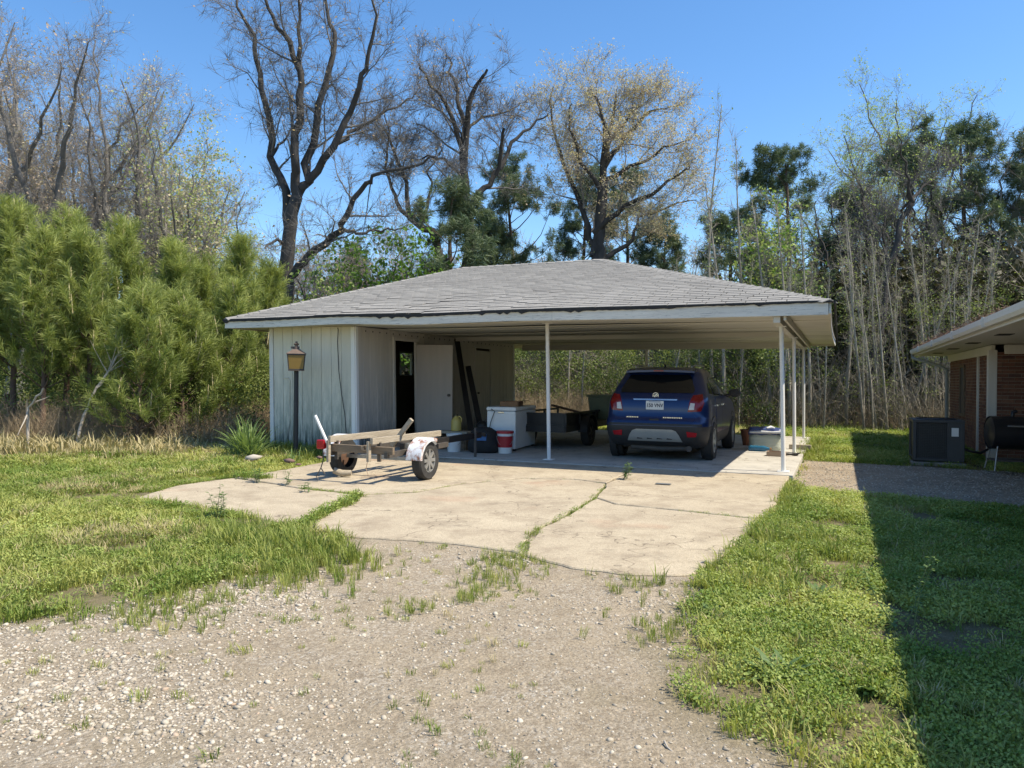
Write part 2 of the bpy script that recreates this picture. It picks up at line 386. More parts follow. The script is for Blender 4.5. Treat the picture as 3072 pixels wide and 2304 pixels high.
def gz(x, y):
    lx, ly = WL(x, y)
    hx = fbm(x, y, 1.6, 3, 3)-.5
    flat = np.clip(np.minimum(np.minimum(sdist(x, y, APRON), sdist(x, y, SLABP)), sdist(x, y, PATHP))/.5, 0, 1)
    edge = np.clip(np.minimum(np.minimum(sdist(x, y, APRON), sdist(x, y, SLABP)), sdist(x, y, PATHP))/.07, 0, 1)
    return hx*.05*flat+(-.012+.03*np.clip((-ly-3)/2, 0, 1))*(1-edge)+edge*(1-flat)*.034*np.clip((-ly-2.5)/1.5, 0, 1)+.10*np.clip((-lx-8.5)/5, 0, 1)*np.clip((ly+4)/4, 0, 1)*flat
def masks(x, y):
    d = sdist(x, y, DRIVE)
    nz = fbm(x, y, 1.1, 11, 4)-.5
    gr = np.clip(.5-(d+nz*1.1)/.55, 0, 1)
    return gr
xs = np.unique(np.concatenate([np.linspace(-14, 14, 300), np.linspace(-60, -14, 47), np.linspace(14, 60, 47), [-600, -300, -150, -90, 90, 150, 300, 600]]))
ys = np.unique(np.concatenate([np.linspace(-2, 16, 220), np.linspace(16, 40, 80), np.linspace(40, 70, 20), [-400, -150, -60, -25, -10, -5, 90, 130, 200, 400, 800]]))
GX, GY = np.meshgrid(xs, ys); gx, gy = GX.ravel(), GY.ravel()
far = np.clip((np.hypot(gx, gy-10)-45)/20, 0, 1)
GZ = np.where(far < 1, gz(gx, gy)*(1-far), 0)
nx, ny = len(xs), len(ys)
I = (np.arange(ny-1)[:, None]*nx+np.arange(nx-1)[None, :]).ravel()
t = NT('ground_soil_and_gravel'); v = t.pos(); gr = t.attr('gravel')
vo = t.n('ShaderNodeTexVoronoi'); vo.inputs['Scale'].default_value = 62; t.l(v, vo.inputs['Vector'])
v2 = t.n('ShaderNodeTexVoronoi'); v2.inputs['Scale'].default_value = 110; t.l(v, v2.inputs['Vector'])
dirt = t.mix(t.ramp(t.noise(v, 1.6, 6, .65), [(.35, 0.), (.65, 1.)]), (.41, .34, .245), (.33, .27, .19))
st = t.ramp(vo.outputs['Color'], [(.1, (.20, .17, .13)), (.45, (.37, .31, .235)), (.75, (.47, .42, .345)), (.95, (.58, .555, .50))])
grav = t.mix(t.ramp(t.noise(v, 2.2, 5, .7), [(.40, .1), (.68, .75)]), dirt, st)
grav = t.mix(.75, grav, t.ramp(v2.outputs['Color'], [(.1, .62), (.6, 1.), (1., 1.28)]), 'MULTIPLY')
grav = t.mix(t.ramp(t.noise(v, 11, 6, .75), [(.50, 0.), (.66, .5)]), grav, (.20, .155, .105))
grav = t.mix(t.ramp(t.noise(v, .8, 5, .6), [(.56, 0.), (.70, .35)]), grav, (.27, .24, .15))
soil = t.mix(t.ramp(t.noise(v, 2.0, 6, .7), [(.35, 0.), (.65, 1.)]), (.13, .115, .055), (.21, .175, .105))
soil = t.mix(t.ramp(t.noise(v, 9, 5, .7), [(.55, 0.), (.7, .7)]), soil, (.27, .22, .14))
t.color(t.mix(gr, soil, grav)); t.set(Roughness=.96); t.p.inputs['Specular IOR Level'].default_value = .15
t.bump(t.math('ADD', t.math('MULTIPLY', vo.outputs['Distance'], -.25), t.math('ADD', t.noise(v, 26, 8, .8), t.noise(v, 5, 4, .6))), .8, .025)
M['ground'] = t.m
gme = np_mesh('ground', np.stack([gx, gy, GZ], 1), np.stack([I, I+1, I+nx+1, I+nx], 1), M['ground'], True)
a = gme.attributes.new('gravel', 'FLOAT', 'POINT'); a.data.foreach_set('value', masks(gx, gy).astype(np.float32))
tag(link('ground', gme), kind='structure', label='grassy yard and gravel drive')

# cracked concrete apron: pieces with grass-grown cracks between them
def wig(poly, step=.12, amp=.018, seed=0):                  # resample a closed polygon with a ragged edge
    out = []; n = len(poly); rr = random.Random(seed)
    for i in range(n):
        a_, b_ = poly[i], poly[(i+1) % n]; k = max(1, int((b_-a_).length/step)); nn = (b_-a_).normalized(); nn = Vector((-nn.y, nn.x, 0))
        for j in range(k): out.append(a_.lerp(b_, j/k)+nn*rr.uniform(-amp, amp)*(1 if j else .3))
    return out
def px(L, z=.06): return [gp(u, v, z) for u, v in L]
CR_MAIN = px([(1903, 1405), (1872, 1428), (1820, 1452), (1785, 1493), (1701, 1542), (1611, 1583), (1576, 1625), (1568, 1655)])
CR_RIGHT = px([(1785, 1493), (1847, 1512), (2056, 1532), (2180, 1545), (2285, 1556)])
CR_LEFT = px([(889, 1583), (958, 1542), (1056, 1500), (1076, 1483)])
CR_BACK = px([(700, 1432), (819, 1449), (900, 1462), (1028, 1475), (1076, 1483)])
CR_MID = px([(1076, 1483), (1250, 1475), (1389, 1451), (1569, 1437), (1720, 1440), (1820, 1452)])
joint_l, joint_m, joint_r = LW(-7.42, -.44), LW(-1.55, -.44), LW(.13, -.44)
left_edge = px([(1000, 1376), (965, 1390), (820, 1415), (700, 1432)])
pieces = {
 'right_front': [CR_MAIN[i] for i in (3, 4, 5, 6, 7)]+px([(1583, 1667), (1708, 1701), (1903, 1722), (2083, 1722), (2190, 1660)], .04)+CR_RIGHT[:0:-1],
 'right_back': [CR_MAIN[0], joint_m, joint_r, LW(.11, -3.7)]+CR_RIGHT[:0:-1]+[CR_MAIN[3], CR_MAIN[2], CR_MAIN[1]],
 'middle': [CR_MAIN[2]]+CR_MID[-2:0:-1]+[CR_LEFT[3], CR_LEFT[2], CR_LEFT[1], CR_LEFT[0]]+px([(1056, 1608), (1320, 1625), (1528, 1649)], .04)+[CR_MAIN[i] for i in (7, 6, 5, 4, 3)],
 'back': [joint_l]+left_edge+CR_BACK[1:]+CR_MID[1:]+[CR_MAIN[1], CR_MAIN[0], joint_m],
 'left': [CR_BACK[0]]+px([(528, 1452), (403, 1488), (520, 1503), (653, 1521), (833, 1562)])+[CR_LEFT[0], CR_LEFT[1], CR_LEFT[2], CR_LEFT[3]]+CR_BACK[-2:0:-1]}
drv = empty('concrete_driveway', gp(1500, 1500, 0)); tag(drv, 'cracked concrete apron in front of the carport', kind='structure')
def ap_z(p):
    lx, ly = WL(p[0], p[1]); return .088+(ly+.44)*.0085
for k, (nm, poly) in enumerate(pieces.items()):
    P2 = wig(poly, seed=k)
    if sum(P2[i].x*P2[(i+1) % len(P2)].y-P2[(i+1) % len(P2)].x*P2[i].y for i in range(len(P2))) < 0: P2.reverse()
    n = len(P2); ins = []
    for i in range(n):                                      # pull the edge in so that a real gap is left
        a_, b_ = P2[i-1], P2[(i+1) % n]; d = (b_-a_).normalized(); ins.append(P2[i]+Vector((-d.y, d.x, 0))*.019)
    mb = MB(); vs_ = []
    for p in ins: vs_.append((p.x, p.y, -.15))
    for p in ins: vs_.append((p.x, p.y, ap_z(p)-.01+[0, .004, -.003, .002, -.006][k]))
    for i, p in enumerate(ins):
        d = (ins[(i+1) % n]-ins[i-1]).normalized(); q = p+Vector((-d.y, d.x, 0))*.012; vs_.append((q.x, q.y, ap_z(p)+[0, .004, -.003, .002, -.006][k]))
    fs_ = [(i, (i+1) % n, n+(i+1) % n, n+i) for i in range(n)]+[(n+i, n+(i+1) % n, 2*n+(i+1) % n, 2*n+i) for i in range(n)]+[tuple(range(2*n, 3*n))]
    mb.add(vs_, fs_); o = mb.build('slab', M['apron']); o.parent = drv; o.matrix_parent_inverse = Matrix.Translation(-drv.location)
ROT = -YAW
CARP = LW(0, 0, 0)
# carport floor slab, cut into bays by joints
fl = empty('carport_floor', CARP, ROT); tag(fl, 'smooth concrete floor slab under the carport', kind='structure')
for (x0, x1, y0, y1) in ((-7.5, -3.82, -.43, 3.55), (-3.806, .16, -.43, 3.55), (-7.5, -3.82, 3.564, 8.0), (-3.806, .16, 3.564, 8.0)):
    MB().box(((x0+x1)/2, (y0+y1)/2, 0), (x1-x0, y1-y0, .2)).build('slab', M['slab'], fl, bevel=.008)
MB().prism([(p.x, p.y) for p in wig(PATHP, .2, .05, 5)], -.1, .012).build('gravel_path', M['gravelpath'])
tag(bpy.data.objects['gravel_path'], 'packed gravel path between carport and brick house', kind='structure')
# ------------------------------------------------------------------ the carport with its shed
cp = empty('carport', CARP, ROT, 'open hip-roofed carport with grey shingle roof and white storage shed at its left end', 'carport')
def sag(x, y=-.85):                                         # the old roof is wavy along its front edge
    s_ = float(np.interp(x, [-10.2, -9, -7.5, -6, -4.2, -1.5, .64], [0, 0, .045, -.02, .02, -.005, 0]))
    return .7*s_*max(0, 1-(y+.85)/2.5)
RL, RR_, RY, RZ = -7.6, -4.1, 4.2, 4.16
EFL, EFR, EBR, EBL = (-10.2, -.85, 2.60), (.64, -.85, 2.59), (.68, 9.3, 2.58), (-10.2, 9.3, 2.60)
rl, rr = (RL, RY, RZ-.02), (RR_, RY, RZ)
def rack(p): return Vector((p.x-.02*(p.z-.1), p.y, p.z))
# roof deck (closed), its four planes under the shingles
mb = MB()
def quadgrid(a, b, c, d, nu, nv, dz=0.):
    vs_ = []; fs_ = []
    for j in range(nv+1):
        for i in range(nu+1):
            l = Vector(a).lerp(Vector(d), j/nv); r_ = Vector(b).lerp(Vector(c), j/nv); p = l.lerp(r_, i/nu); vs_.append((p.x, p.y, p.z+dz+sag(p.x, p.y)))
    for j in range(nv):
        for i in range(nu): q = j*(nu+1)+i; fs_.append((q, q+1, q+nu+2, q+nu+1))
    mb.add(vs_, fs_)
quadgrid(EFL, EFR, rr, rl, 24, 12, -.012); quadgrid(EFR, EBR, rr, rr, 8, 8, -.012); quadgrid(EBR, EBL, rl, rr, 16, 8, -.012); quadgrid(EBL, EFL, rl, rl, 8, 8, -.012)
roof = mb.build('roof', M['shingle'], cp)
# shingle strips of four tabs on the front plane
front = (Vector(EFL), Vector(EFR), Vector(rr), Vector(rl))
nrm = (front[1]-front[0]).cross(front[3]-front[0]).normalized(); upv = nrm.cross(Vector((1, 0, 0))).normalized()
if upv.z < 0: upv = -upv
slope = (Vector((0, RY, RZ))-Vector((0, -.85, 2.595))).length; NCO = 37; ex = slope/NCO
rs = random.Random(3); cache = {}
def strip_mesh(ntab, w, last):
    key = (ntab, round(w, 2), round(last, 2))
    if key in cache: return cache[key]
    mb = MB()
    for i in range(ntab):
        ww = last if i == ntab-1 else w
        x0 = i*w+.006; x1 = i*w+ww-.006; e = rs.uniform(-.006, .006); th = rs.uniform(.006, .010)
        vs_ = [(x0, -e, .002), (x1, -e, .002), (x1, ex*1.05, -.004), (x0, ex*1.05, -.004), (x0, -e, th), (x1, -e, th), (x1, ex*1.05, .001), (x0, ex*1.05, .001)]
        mb.add(vs_, [(0, 3, 2, 1), (4, 5, 6, 7), (0, 1, 5, 4), (1, 2, 6, 5), (2, 3, 7, 6), (3, 0, 4, 7)])
    cache[key] = mb.mesh('shingle', M['shingle']); return cache[key]
variants = [None]*5
TAB = .282; SW = TAB*4
for c in range(NCO):
    tt = c/NCO; xl = EFL[0]*(1-tt)+RL*tt-.02; xr = EFR[0]*(1-tt)+RR_*tt+.015
    y = -.86+(RY+.85)*tt; z = 2.597*(1-tt)+RZ*tt
    x = xl-rs.choice((0, .141, .282, .423, .70, .85))
    while x < xr-.03:
        x0 = max(x, xl); x1 = min(x+SW, xr); wd = x1-x0
        if wd > .04:
            if abs(wd-SW) < 1e-4: cache.pop((4, TAB, TAB), None) if rs.random() < .04 else None
            nt_ = max(1, int(math.ceil(wd/TAB-1e-4))); me = strip_mesh(nt_, TAB, wd-(nt_-1)*TAB)
            o = link('shingle', me, roof)
            xm = (x0+x1)/2; dzx = (sag(x1, y)-sag(x0, y))/max(wd, .1)
            m3 = Matrix((Vector((1, 0, dzx)).normalized(), upv, nrm)).transposed()
            o.matrix_local = Matrix.Translation((x0, y, z+sag(x0, y)+.002)) @ m3.to_4x4()
        x += SW
# hip and ridge caps
mb = MB()
def caps(a, b, n, name='ridge_cap'):
    a, b = Vector(a), Vector(b); d = (b-a)/n; dd = d.normalized(); side = dd.cross(Vector((0, 0, 1))).normalized()
    for i in range(n):
        p = a+d*i; q = p+d*1.08; s0 = Vector((0, 0, sag(p.x, p.y))); s1 = Vector((0, 0, sag(q.x, q.y))); m = MB(); vs_ = []
        for base, lift in ((p+s0, .022), (q+s1, .010)):
            for sx, dz in ((-.14, -.048), (0, 0), (.14, -.048)):
                vs_.append(base+side*sx+Vector((0, 0, dz+lift))); 
        vs_ += [v_-Vector((0, 0, .012)) for v_ in vs_]
        m.add(vs_, [(0, 1, 4, 3), (1, 2, 5, 4), (6, 9, 10, 7), (7, 10, 11, 8), (0, 6, 7, 1), (1, 7, 8, 2), (3, 4, 10, 9), (4, 5, 11, 10), (0, 3, 9, 6), (2, 8, 11, 5)])
        m.build(name, M['shingle'], roof)
caps((EFR[0]+.0, EFR[1], EFR[2]+.01), (RR_, RY, RZ+.01), 34, 'hip_cap'); caps((RL, RY, RZ), (RR_, RY, RZ+.01), 16); caps((EFL[0], EFL[1], EFL[2]+.01), (RL, RY, RZ), 26, 'hip_cap')
# ragged felt edge, fascias, soffit boards
mb = MB(); xs_ = np.linspace(-10.22, .67, 170); vs_ = []; fs_ = []
for i, x in enumerate(xs_):
    lo = 2.555-.012*rs.random()-(.03 if rs.random() < .06 else 0)+(.02 if x > -1.5 else 0); z1 = 2.594+sag(x)
    for y_, z_ in ((-.886, lo+sag(x)), (-.886, z1), (-.80, z1+.012), (-.86, lo+sag(x))): vs_.append((x, y_, z_))
for i in range(len(xs_)-1):
    for j in range(4): q = (j+1) % 4; fs_.append((i*4+j, i*4+4+j, i*4+4+q, i*4+q))
mb.add(vs_, fs_).build('drip_edge', M['tar'], roof)
mb = MB(); mb.bar((.70, -.87, 2.575), (.72, 9.3, 2.565), .03, .05); mb.bar((-10.24, -.87, 2.585), (-10.24, 9.3, 2.585), .03, .05); mb.bar((-10.24, 9.33, 2.585), (.7, 9.33, 2.57), .03, .05); mb.build('drip_edge', M['tar'], roof)
def fboard(x0, x1, name='fascia_board'):
    mb = MB(); n = max(2, int((x1-x0)/.25)); vs_ = []; fs_ = []
    for i in range(n+1):
        x = x0+(x1-x0)*i/n; s_ = sag(x); w_ = -.004*math.sin(x*2.1)
        zb = np.interp(x, [-10.2, .64], [2.425, 2.40])+s_
        for y_, z_ in ((-.865+w_, zb), (-.83+w_, zb), (-.83+w_, 2.585+s_), (-.865+w_, 2.585+s_)): vs_.append((x, y_, z_))
    for i in range(n):
        for j in range(4): q = (j+1) % 4; fs_.append((i*4+j, i*4+4+j, i*4+4+q, i*4+q))
    fs_ += [(0, 1, 2, 3), tuple(n*4+j for j in (3, 2, 1, 0))]
    return mb.add(vs_, fs_).build(name, M['fascia'], cp)
for a_, b_ in ((-10.2, -7.1), (-7.097, -3.45), (-3.447, .62)): fboard(a_, b_)
def fside(p0, p1, h=.16, bow=0., name='fascia_board'):
    mb = MB(); n = 14; vs_ = []; fs_ = []; p0, p1 = Vector(p0), Vector(p1); d = (p1-p0).normalized(); s_ = Vector((d.y, -d.x, 0))*.03
    for i in range(n+1):
        t_ = i/n; p = p0.lerp(p1, t_)+Vector((d.y, -d.x, 0))*bow*math.sin(t_*math.pi)
        for q, z_ in ((p, -h), (p+s_, -h), (p+s_, 0), (p, 0)): vs_.append((q.x, q.y, q.z+z_))
    for i in range(n):
        for j in range(4): q = (j+1) % 4; fs_.append((i*4+j, i*4+q, i*4+4+q, i*4+4+j))
    fs_ += [(3, 2, 1, 0), tuple(n*4+j for j in range(4))]
    mb.add(vs_, fs_).build(name, M['fascia'], cp)
fside((.625, -.828, 2.585), (.655, 9.26, 2.57), .165, -.03); fside((-10.17, 9.26, 2.59), (-10.17, -.828, 2.59), .165); fside((.655, 9.262, 2.57), (-10.17, 9.262, 2.59), .165)
yb = -.828; k = 0
while yb < 9.2:                                             # ceiling boards run the long way
    w_ = min(.405, 9.258-yb); zz = 2.452+rs.uniform(-.004, .004)
    mb = MB(); n = 14; vs_ = []; fs_ = []
    x0, x1 = (-10.16, .62)
    for i in range(n+1):
        x = x0+(x1-x0)*i/n; dz = sag(x, yb)-.018*math.sin(math.pi*i/n)*math.sin(k*1.7)
        for y_, z_ in ((yb, zz), (yb+w_-.006, zz), (yb+w_-.006, zz+.012), (yb, zz+.012)): vs_.append((x, y_, z_+dz))
    for i in range(n):
        for j in range(4): q = (j+1) % 4; fs_.append((i*4+j, i*4+4+j, i*4+4+q, i*4+q))
    fs_ += [(0, 1, 2, 3), tuple(n*4+j for j in (3, 2, 1, 0))]
    mb.add(vs_, fs_).build('ceiling_board', M['ceiling'], cp); yb += .405; k += 1
# beams
for nm, p0, p1, w_, h_ in (('beam', (-.06, -.80, 2.375), (-.06, 9.2, 2.37), .09, .13), ('beam', (.05, -.80, 2.395), (.07, 9.2, 2.39), .035, .10), ('beam', (-7.4, 7.55, 2.36), (.05, 7.55, 2.355), .09, .15), ('beam', (-7.4, 3.5, 2.395), (-.12, 3.5, 2.39), .09, .09)):
    MB().bar(p0, p1, w_, h_).build(nm, M['ceiling'], cp)
# pipe posts
for k, (x, y, top, lean) in enumerate(((0, 0, 2.312, -.05), (-3.80, 0, 2.445, -.05), (0, 3.17, 2.31, -.03), (0, 7.5, 2.30, -.02), (-3.86, 7.55, 2.29, -.03))):
    mb = MB(); mb.tube([(x, y, .106), (x+lean*.45, y, 1.2), (x+lean, y, top)], .033, 14)
    p = mb.build('post', M['trim'], cp, smooth=40)
    MB().box((x, y, .106), (.17, .17, .012)).build('base_plate', M['trim'], p, bevel=.003)
    MB().box((x+lean, y, top-.004), (.15, .12, .010)).build('top_plate', M['trim'], p)
# shed: boards
SX0, SX1, SY0, SY1 = -9.5, -7.5, -.35, 7.25
wallf = MB().box(((SX0+SX1)/2, SY0+.05, .06), (SX1-SX0-.06, .07, .14)).build('front_wall', M['slab'], cp)
def board(x0, x1, y0, y1, z0, z1, mat_, par):
    mb = MB(); mb.box(((x0+x1)/2, (y0+y1)/2, (z0+z1)/2), (x1-x0, y1-y0, z1-z0)); mb.xform(rack); return mb.build('wall_board', mat_, par, bevel=.004)
nb = 8
for i in range(nb):
    a_ = SX0+.09+(SX1-SX0-.18)*i/nb; b_ = SX0+.09+(SX1-SX0-.18)*(i+1)/nb
    board(a_+.004, b_-.004, SY0, SY0+.022, .10-.0*i, 2.448, M['siding'], wallf)
MB().box(((SX0+SX1)/2, SY0+.034, 1.3), (SX1-SX0-.1, .016, 2.28)).xform(rack).build('sheathing', M['tar'], wallf)
for x in (SX0+.043, SX1-.043): MB().box((x, SY0-.004, 1.27), (.085, .034, 2.34)).xform(rack).build('corner_board', M['trim'], wallf, bevel=.003)
DZ = 2.20
walls = MB().box((SX1-.06, (2.9+SY1)/2, .06), (.07, SY1-2.9, .14)).build('side_wall', M['slab'], cp)
yb = SY0+.02
while yb < SY1-.02:
    w_ = min(.235, SY1-yb); a_, b_ = yb+.004, yb+w_-.004
    def put(a_, b_, z0, z1): board(SX1-.022, SX1, a_, b_, z0, z1, M['siding2'], walls)
    for (d0, d1) in ((1.03, 1.83), (4.80, 5.66)):
        if b_ > d0 and a_ < d1:
            put(a_, b_, DZ+.055, 2.448)
            if a_ < d0-.03: put(a_, d0-.004, .10, DZ+.05)
            if b_ > d1+.03: put(d1+.004, b_, .10, DZ+.05)
            break
    else: put(a_, b_, .10, 2.448)
    yb += w_
for (y0, y1, z0, z1) in ((SY0+.05, 1.0, .12, 2.44), (1.86, 4.77, .12, 2.44), (5.69, SY1-.03, .12, 2.44), (1.0, 1.86, DZ+.06, 2.44), (4.77, 5.69, DZ+.06, 2.44)):
    MB().box((SX1-.031, (y0+y1)/2, (z0+z1)/2), (.014, y1-y0, z1-z0)).xform(rack).build('sheathing', M['tar'], walls)
MB().box((SX1+.004, SY0+.04, 1.27), (.03, .08, 2.34)).xform(rack).build('corner_board', M['trim'], walls, bevel=.003)
MB().box((SX1+.004, SY1-.04, 1.27), (.03, .08, 2.34)).xform(rack).build('corner_board', M['trim'], walls, bevel=.003)
mb = MB()
for i in range(30):                                         # vent holes drilled under the soffit
    y_ = SY0+.35+i*.245
    mb.tube([(SX1-.046-.012, y_, 2.375), (SX1-.046+.004, y_, 2.375)], .017, 8)
mb.build('vent_holes', M['tar'], walls)
for (d0, d1) in ((1.03, 1.83), (4.80, 5.66)):               # door casings
    mb = MB(); xx = SX1+.006
    mb.box((xx, d0-.035, DZ/2+.08), (.03, .07, DZ-.06)); mb.box((xx, d1+.035, DZ/2+.08), (.03, .07, DZ-.06)); mb.box((xx, (d0+d1)/2, DZ+.085), (.032, d1-d0+.14, .07)); mb.xform(rack)
    mb.build('door_frame', M['siding2'], walls, bevel=.003)
# left and back walls, window seen through the open door, dark floor
lw = MB(); WY0, WY1, WZ0, WZ1 = 4.42, 5.05, 1.55, 2.15
for (y0, y1, z0, z1) in ((SY0+.03, WY0, .1, 2.45), (WY1, SY1, .1, 2.45), (WY0, WY1, .1, WZ0), (WY0, WY1, WZ1, 2.45)):
    lw.box((SX0+.02, (y0+y1)/2, (z0+z1)/2), (.04, y1-y0, z1-z0))
lw.xform(rack); lwo = lw.build('left_wall', M['oldwood2'], cp)
tg = NT('window_glass'); tg.set(Roughness=.05); tg.color((.8, .85, .85)); tg.p.inputs['Transmission Weight'].default_value = 1.; tg.p.inputs['IOR'].default_value = 1.02; M['pane'] = tg.m
wn = MB().box((SX0-.015, (WY0+WY1)/2, (WZ0+WZ1)/2), (.006, WY1-WY0, WZ1-WZ0)).build('window', M['pane'], cp)
mb = MB(); 
for (y_, z_, sy, sz) in ((WY0, (WZ0+WZ1)/2, .04, WZ1-WZ0+.04), (WY1, (WZ0+WZ1)/2, .04, WZ1-WZ0+.04), ((WY0+WY1)/2, WZ0, WY1-WY0, .04), ((WY0+WY1)/2, WZ1, WY1-WY0, .04)): mb.box((SX0-.02, y_, z_), (.06, sy, sz))
mb.build('frame', M['trim'], wn)
MB().box(((SX0+SX1)/2, SY1-.02, 1.275), (SX1-SX0-.1, .04, 2.35)).xform(rack).build('back_wall', M['oldwood2'], cp)
MB().box(((SX0+SX1)/2-.02, (SY0+SY1)/2, .05), (SX1-SX0-.1, SY1-SY0-.1, .12)).build('shed_floor', M['oldwood2'], cp)
# open white door, hinged at the far jamb, and the closed far door
def door(name, w_, h_, mat_, label=None):
    o = MB().box((w_/2, 0, h_/2), (w_, .04, h_)).build(name, mat_, cp, bevel=.004)
    if label: o['label'] = label
    return o
m_door = m_painted('cream_door_paint', (.50, .44, .39), (.45, .40, .355), (.36, .32, .28), None, grain=(5, 5, .4), peel=.80)
d1 = door('door', .80, 2.06, m_door, 'cream door leaf standing wide open'); d1.location = (SX1-.01, 1.86, .13); d1.rotation_euler = (0, 0, R(12))
mb = MB(); mb.lathe([(0, -.06), (.028, -.055), (.03, -.04), (.012, -.03), (.012, .0), (.03, .0), (.03, .008), (0, .008)], 12, Matrix.Translation((.73, -.028, 1.0)) @ Matrix.Rotation(R(-90), 4, 'X')); mb.build('door_knob', M['darkmetal'], d1, smooth=40)
d2 = door('door', .84, 2.06, M['siding2']); d2.location = (SX1-.052, 4.81, .13); d2.rotation_euler = (0, 0, R(90))
mb = MB(); mb.lathe([(0, .07), (.028, .065), (.03, .045), (.012, .03), (.012, .0)], 12, Matrix.Translation((.07, -.02, 1.0)) @ Matrix.Rotation(R(90), 4, 'X')); mb.build('door_knob', M['darkmetal'], d2, smooth=40)
# cable hanging down the front wall, old conduit
pts = [(-7.92, SY0-.02, 2.42), (-7.90, SY0-.03, 2.38), (-7.915, SY0-.03, 2.15), (-7.88, SY0-.03, 1.6), (-7.82, SY0-.03, 1.2), (-7.74, SY0-.03, .8), (-7.70, SY0-.03, .35), (-7.69, SY0-.03, .12)]
MB().tube(pts, .008, 6).build('cable', M['plasticblack'], cp)
MB().tube([(-9.22, SY0-.012, 1.47), (-9.08, SY0-.014, 1.47), (-9.04, SY0-.014, 1.42), (-9.04, SY0-.014, .6), (-9.12, SY0-.014, .15)], .009, 6).build('conduit', M['siding'], cp)
# ------------------------------------------------------------------ brick house on the right
hs = empty('brick_house', LW(3.4, 4.1, 0), ROT, 'red brick house with wide white eaves and gutter at the right edge', 'house')
def HL(x, y, z): return Vector((x-3.4, y-4.1, z))           # carport frame -> house frame
def m_brick():
    t = NT('brick_red'); v = t.pos((1, 1, 1), True)
    col = t.ramp(t.rnd(), [(0., (.13, .055, .036)), (.4, (.17, .075, .047)), (.7, (.22, .115, .072)), (1., (.095, .045, .038))])
    col = t.mix(.5, col, t.ramp(t.noise(t.pos(), 35, 4, .7), [(.3, .6), (.7, 1.3)]), 'MULTIPLY')
    t.color(col); t.set(Roughness=.92); t.bump(t.noise(t.pos(), 60, 4), .5, .006); return t.m
M['brick'] = m_brick()
t = NT('brick_red_far'); vo = t.n('ShaderNodeTexVoronoi'); vo.inputs['Scale'].default_value = 7; t.l(t.pos(), vo.inputs['Vector'])
t.color(t.mix(.6, t.ramp(vo.outputs['Color'], [(.1, (.12, .05, .033)), (.5, (.18, .08, .05)), (.9, (.22, .115, .07))]), t.ramp(t.noise(t.pos(), 35, 4, .7), [(.3, .6), (.7, 1.3)]), 'MULTIPLY')); t.set(Roughness=.92); M['brickfar'] = t.m
M['mortar'] = simple('grey_mortar', (.34, .31, .27), (.26, .235, .20), .95, 20, bump=.3)
M['roofbrown'] = simple('brown_house_shingle', (.13, .105, .085), (.085, .07, .06), .95, 9, bump=.5)
H0 = 2.04
# walls as mortar bodies
wside = MB().box(HL(3.47, 7.15, H0/2), (.12, 6.08, H0)).build('side_wall', M['mortar'], hs)
wfront = MB().box(HL(4.45, 4.17, H0/2), (1.83, .12, H0)).build('front_wall', M['mortar'], hs)
mb = MB(); mb.box(HL(5.36, -2.4, H0/2), (.12, 13, H0)); mb.box(HL(9.4, -8.84, H0/2), (8.0, .12, H0)); mb.box(HL(8.5, 10.15, H0/2), (9.9, .12, H0)); mb.box(HL(13.4, .7, H0/2), (.12, 18.9, H0)); mb.build('outer_wall', M['brickfar'], hs)
BLn, BH, BD, MJ = .194, .057, .02, .010
bm_ = MB().box((0, 0, 0), (BLn, BD, BH)).mesh('brick', M['brick']); bmh = MB().box((0, 0, 0), (BLn/2-.005, BD, BH)).mesh('brick', M['brick'])
rows = int(H0/(BH+MJ)); rb = random.Random(5); far_mb = MB(); nside = 0
for r_ in range(rows):
    z = .04+r_*(BH+MJ)+BH/2; off = 0 if r_ % 2 else (BLn+MJ)/2
    # front-facing wall beside the porch
    x = 3.42+off
    if off: o = link('brick', bmh, wfront, HL(3.42+BLn/4, 4.105+rb.uniform(-.002, .002), z))
    while x+BLn < 5.3:
        if x < 4.75: link('brick', bm_, wfront, HL(x+BLn/2, 4.105+rb.uniform(-.003, .003), z), (0, 0, rb.uniform(-.006, .006)))
        else: far_mb.box(HL(x+BLn/2, 4.105, z), (BLn, BD, BH))
        x += BLn+MJ
far_mb.build('bricks_beyond', M['brickfar'], wfront)['kind'] = 'stuff'
far_mb = MB()
for r_ in range(rows):
    z = .04+r_*(BH+MJ)+BH/2; off = 0 if r_ % 2 else (BLn+MJ)/2; y = 4.34+off
    while y+BLn < 10.18:
        if y < 5.35: link('brick', bm_, wside, HL(3.405+rb.uniform(-.003, .003), y+BLn/2, z), (0, 0, R(90)+rb.uniform(-.006, .006)))
        elif not (7.55 < y+BLn/2 < 8.25 and .75 < z < 1.85): far_mb.box(HL(3.405, y+BLn/2, z), (BD, BLn, BH))
        y += BLn+MJ
fb = far_mb.build('bricks_beyond', M['brickfar'], wside); fb['kind'] = 'stuff'
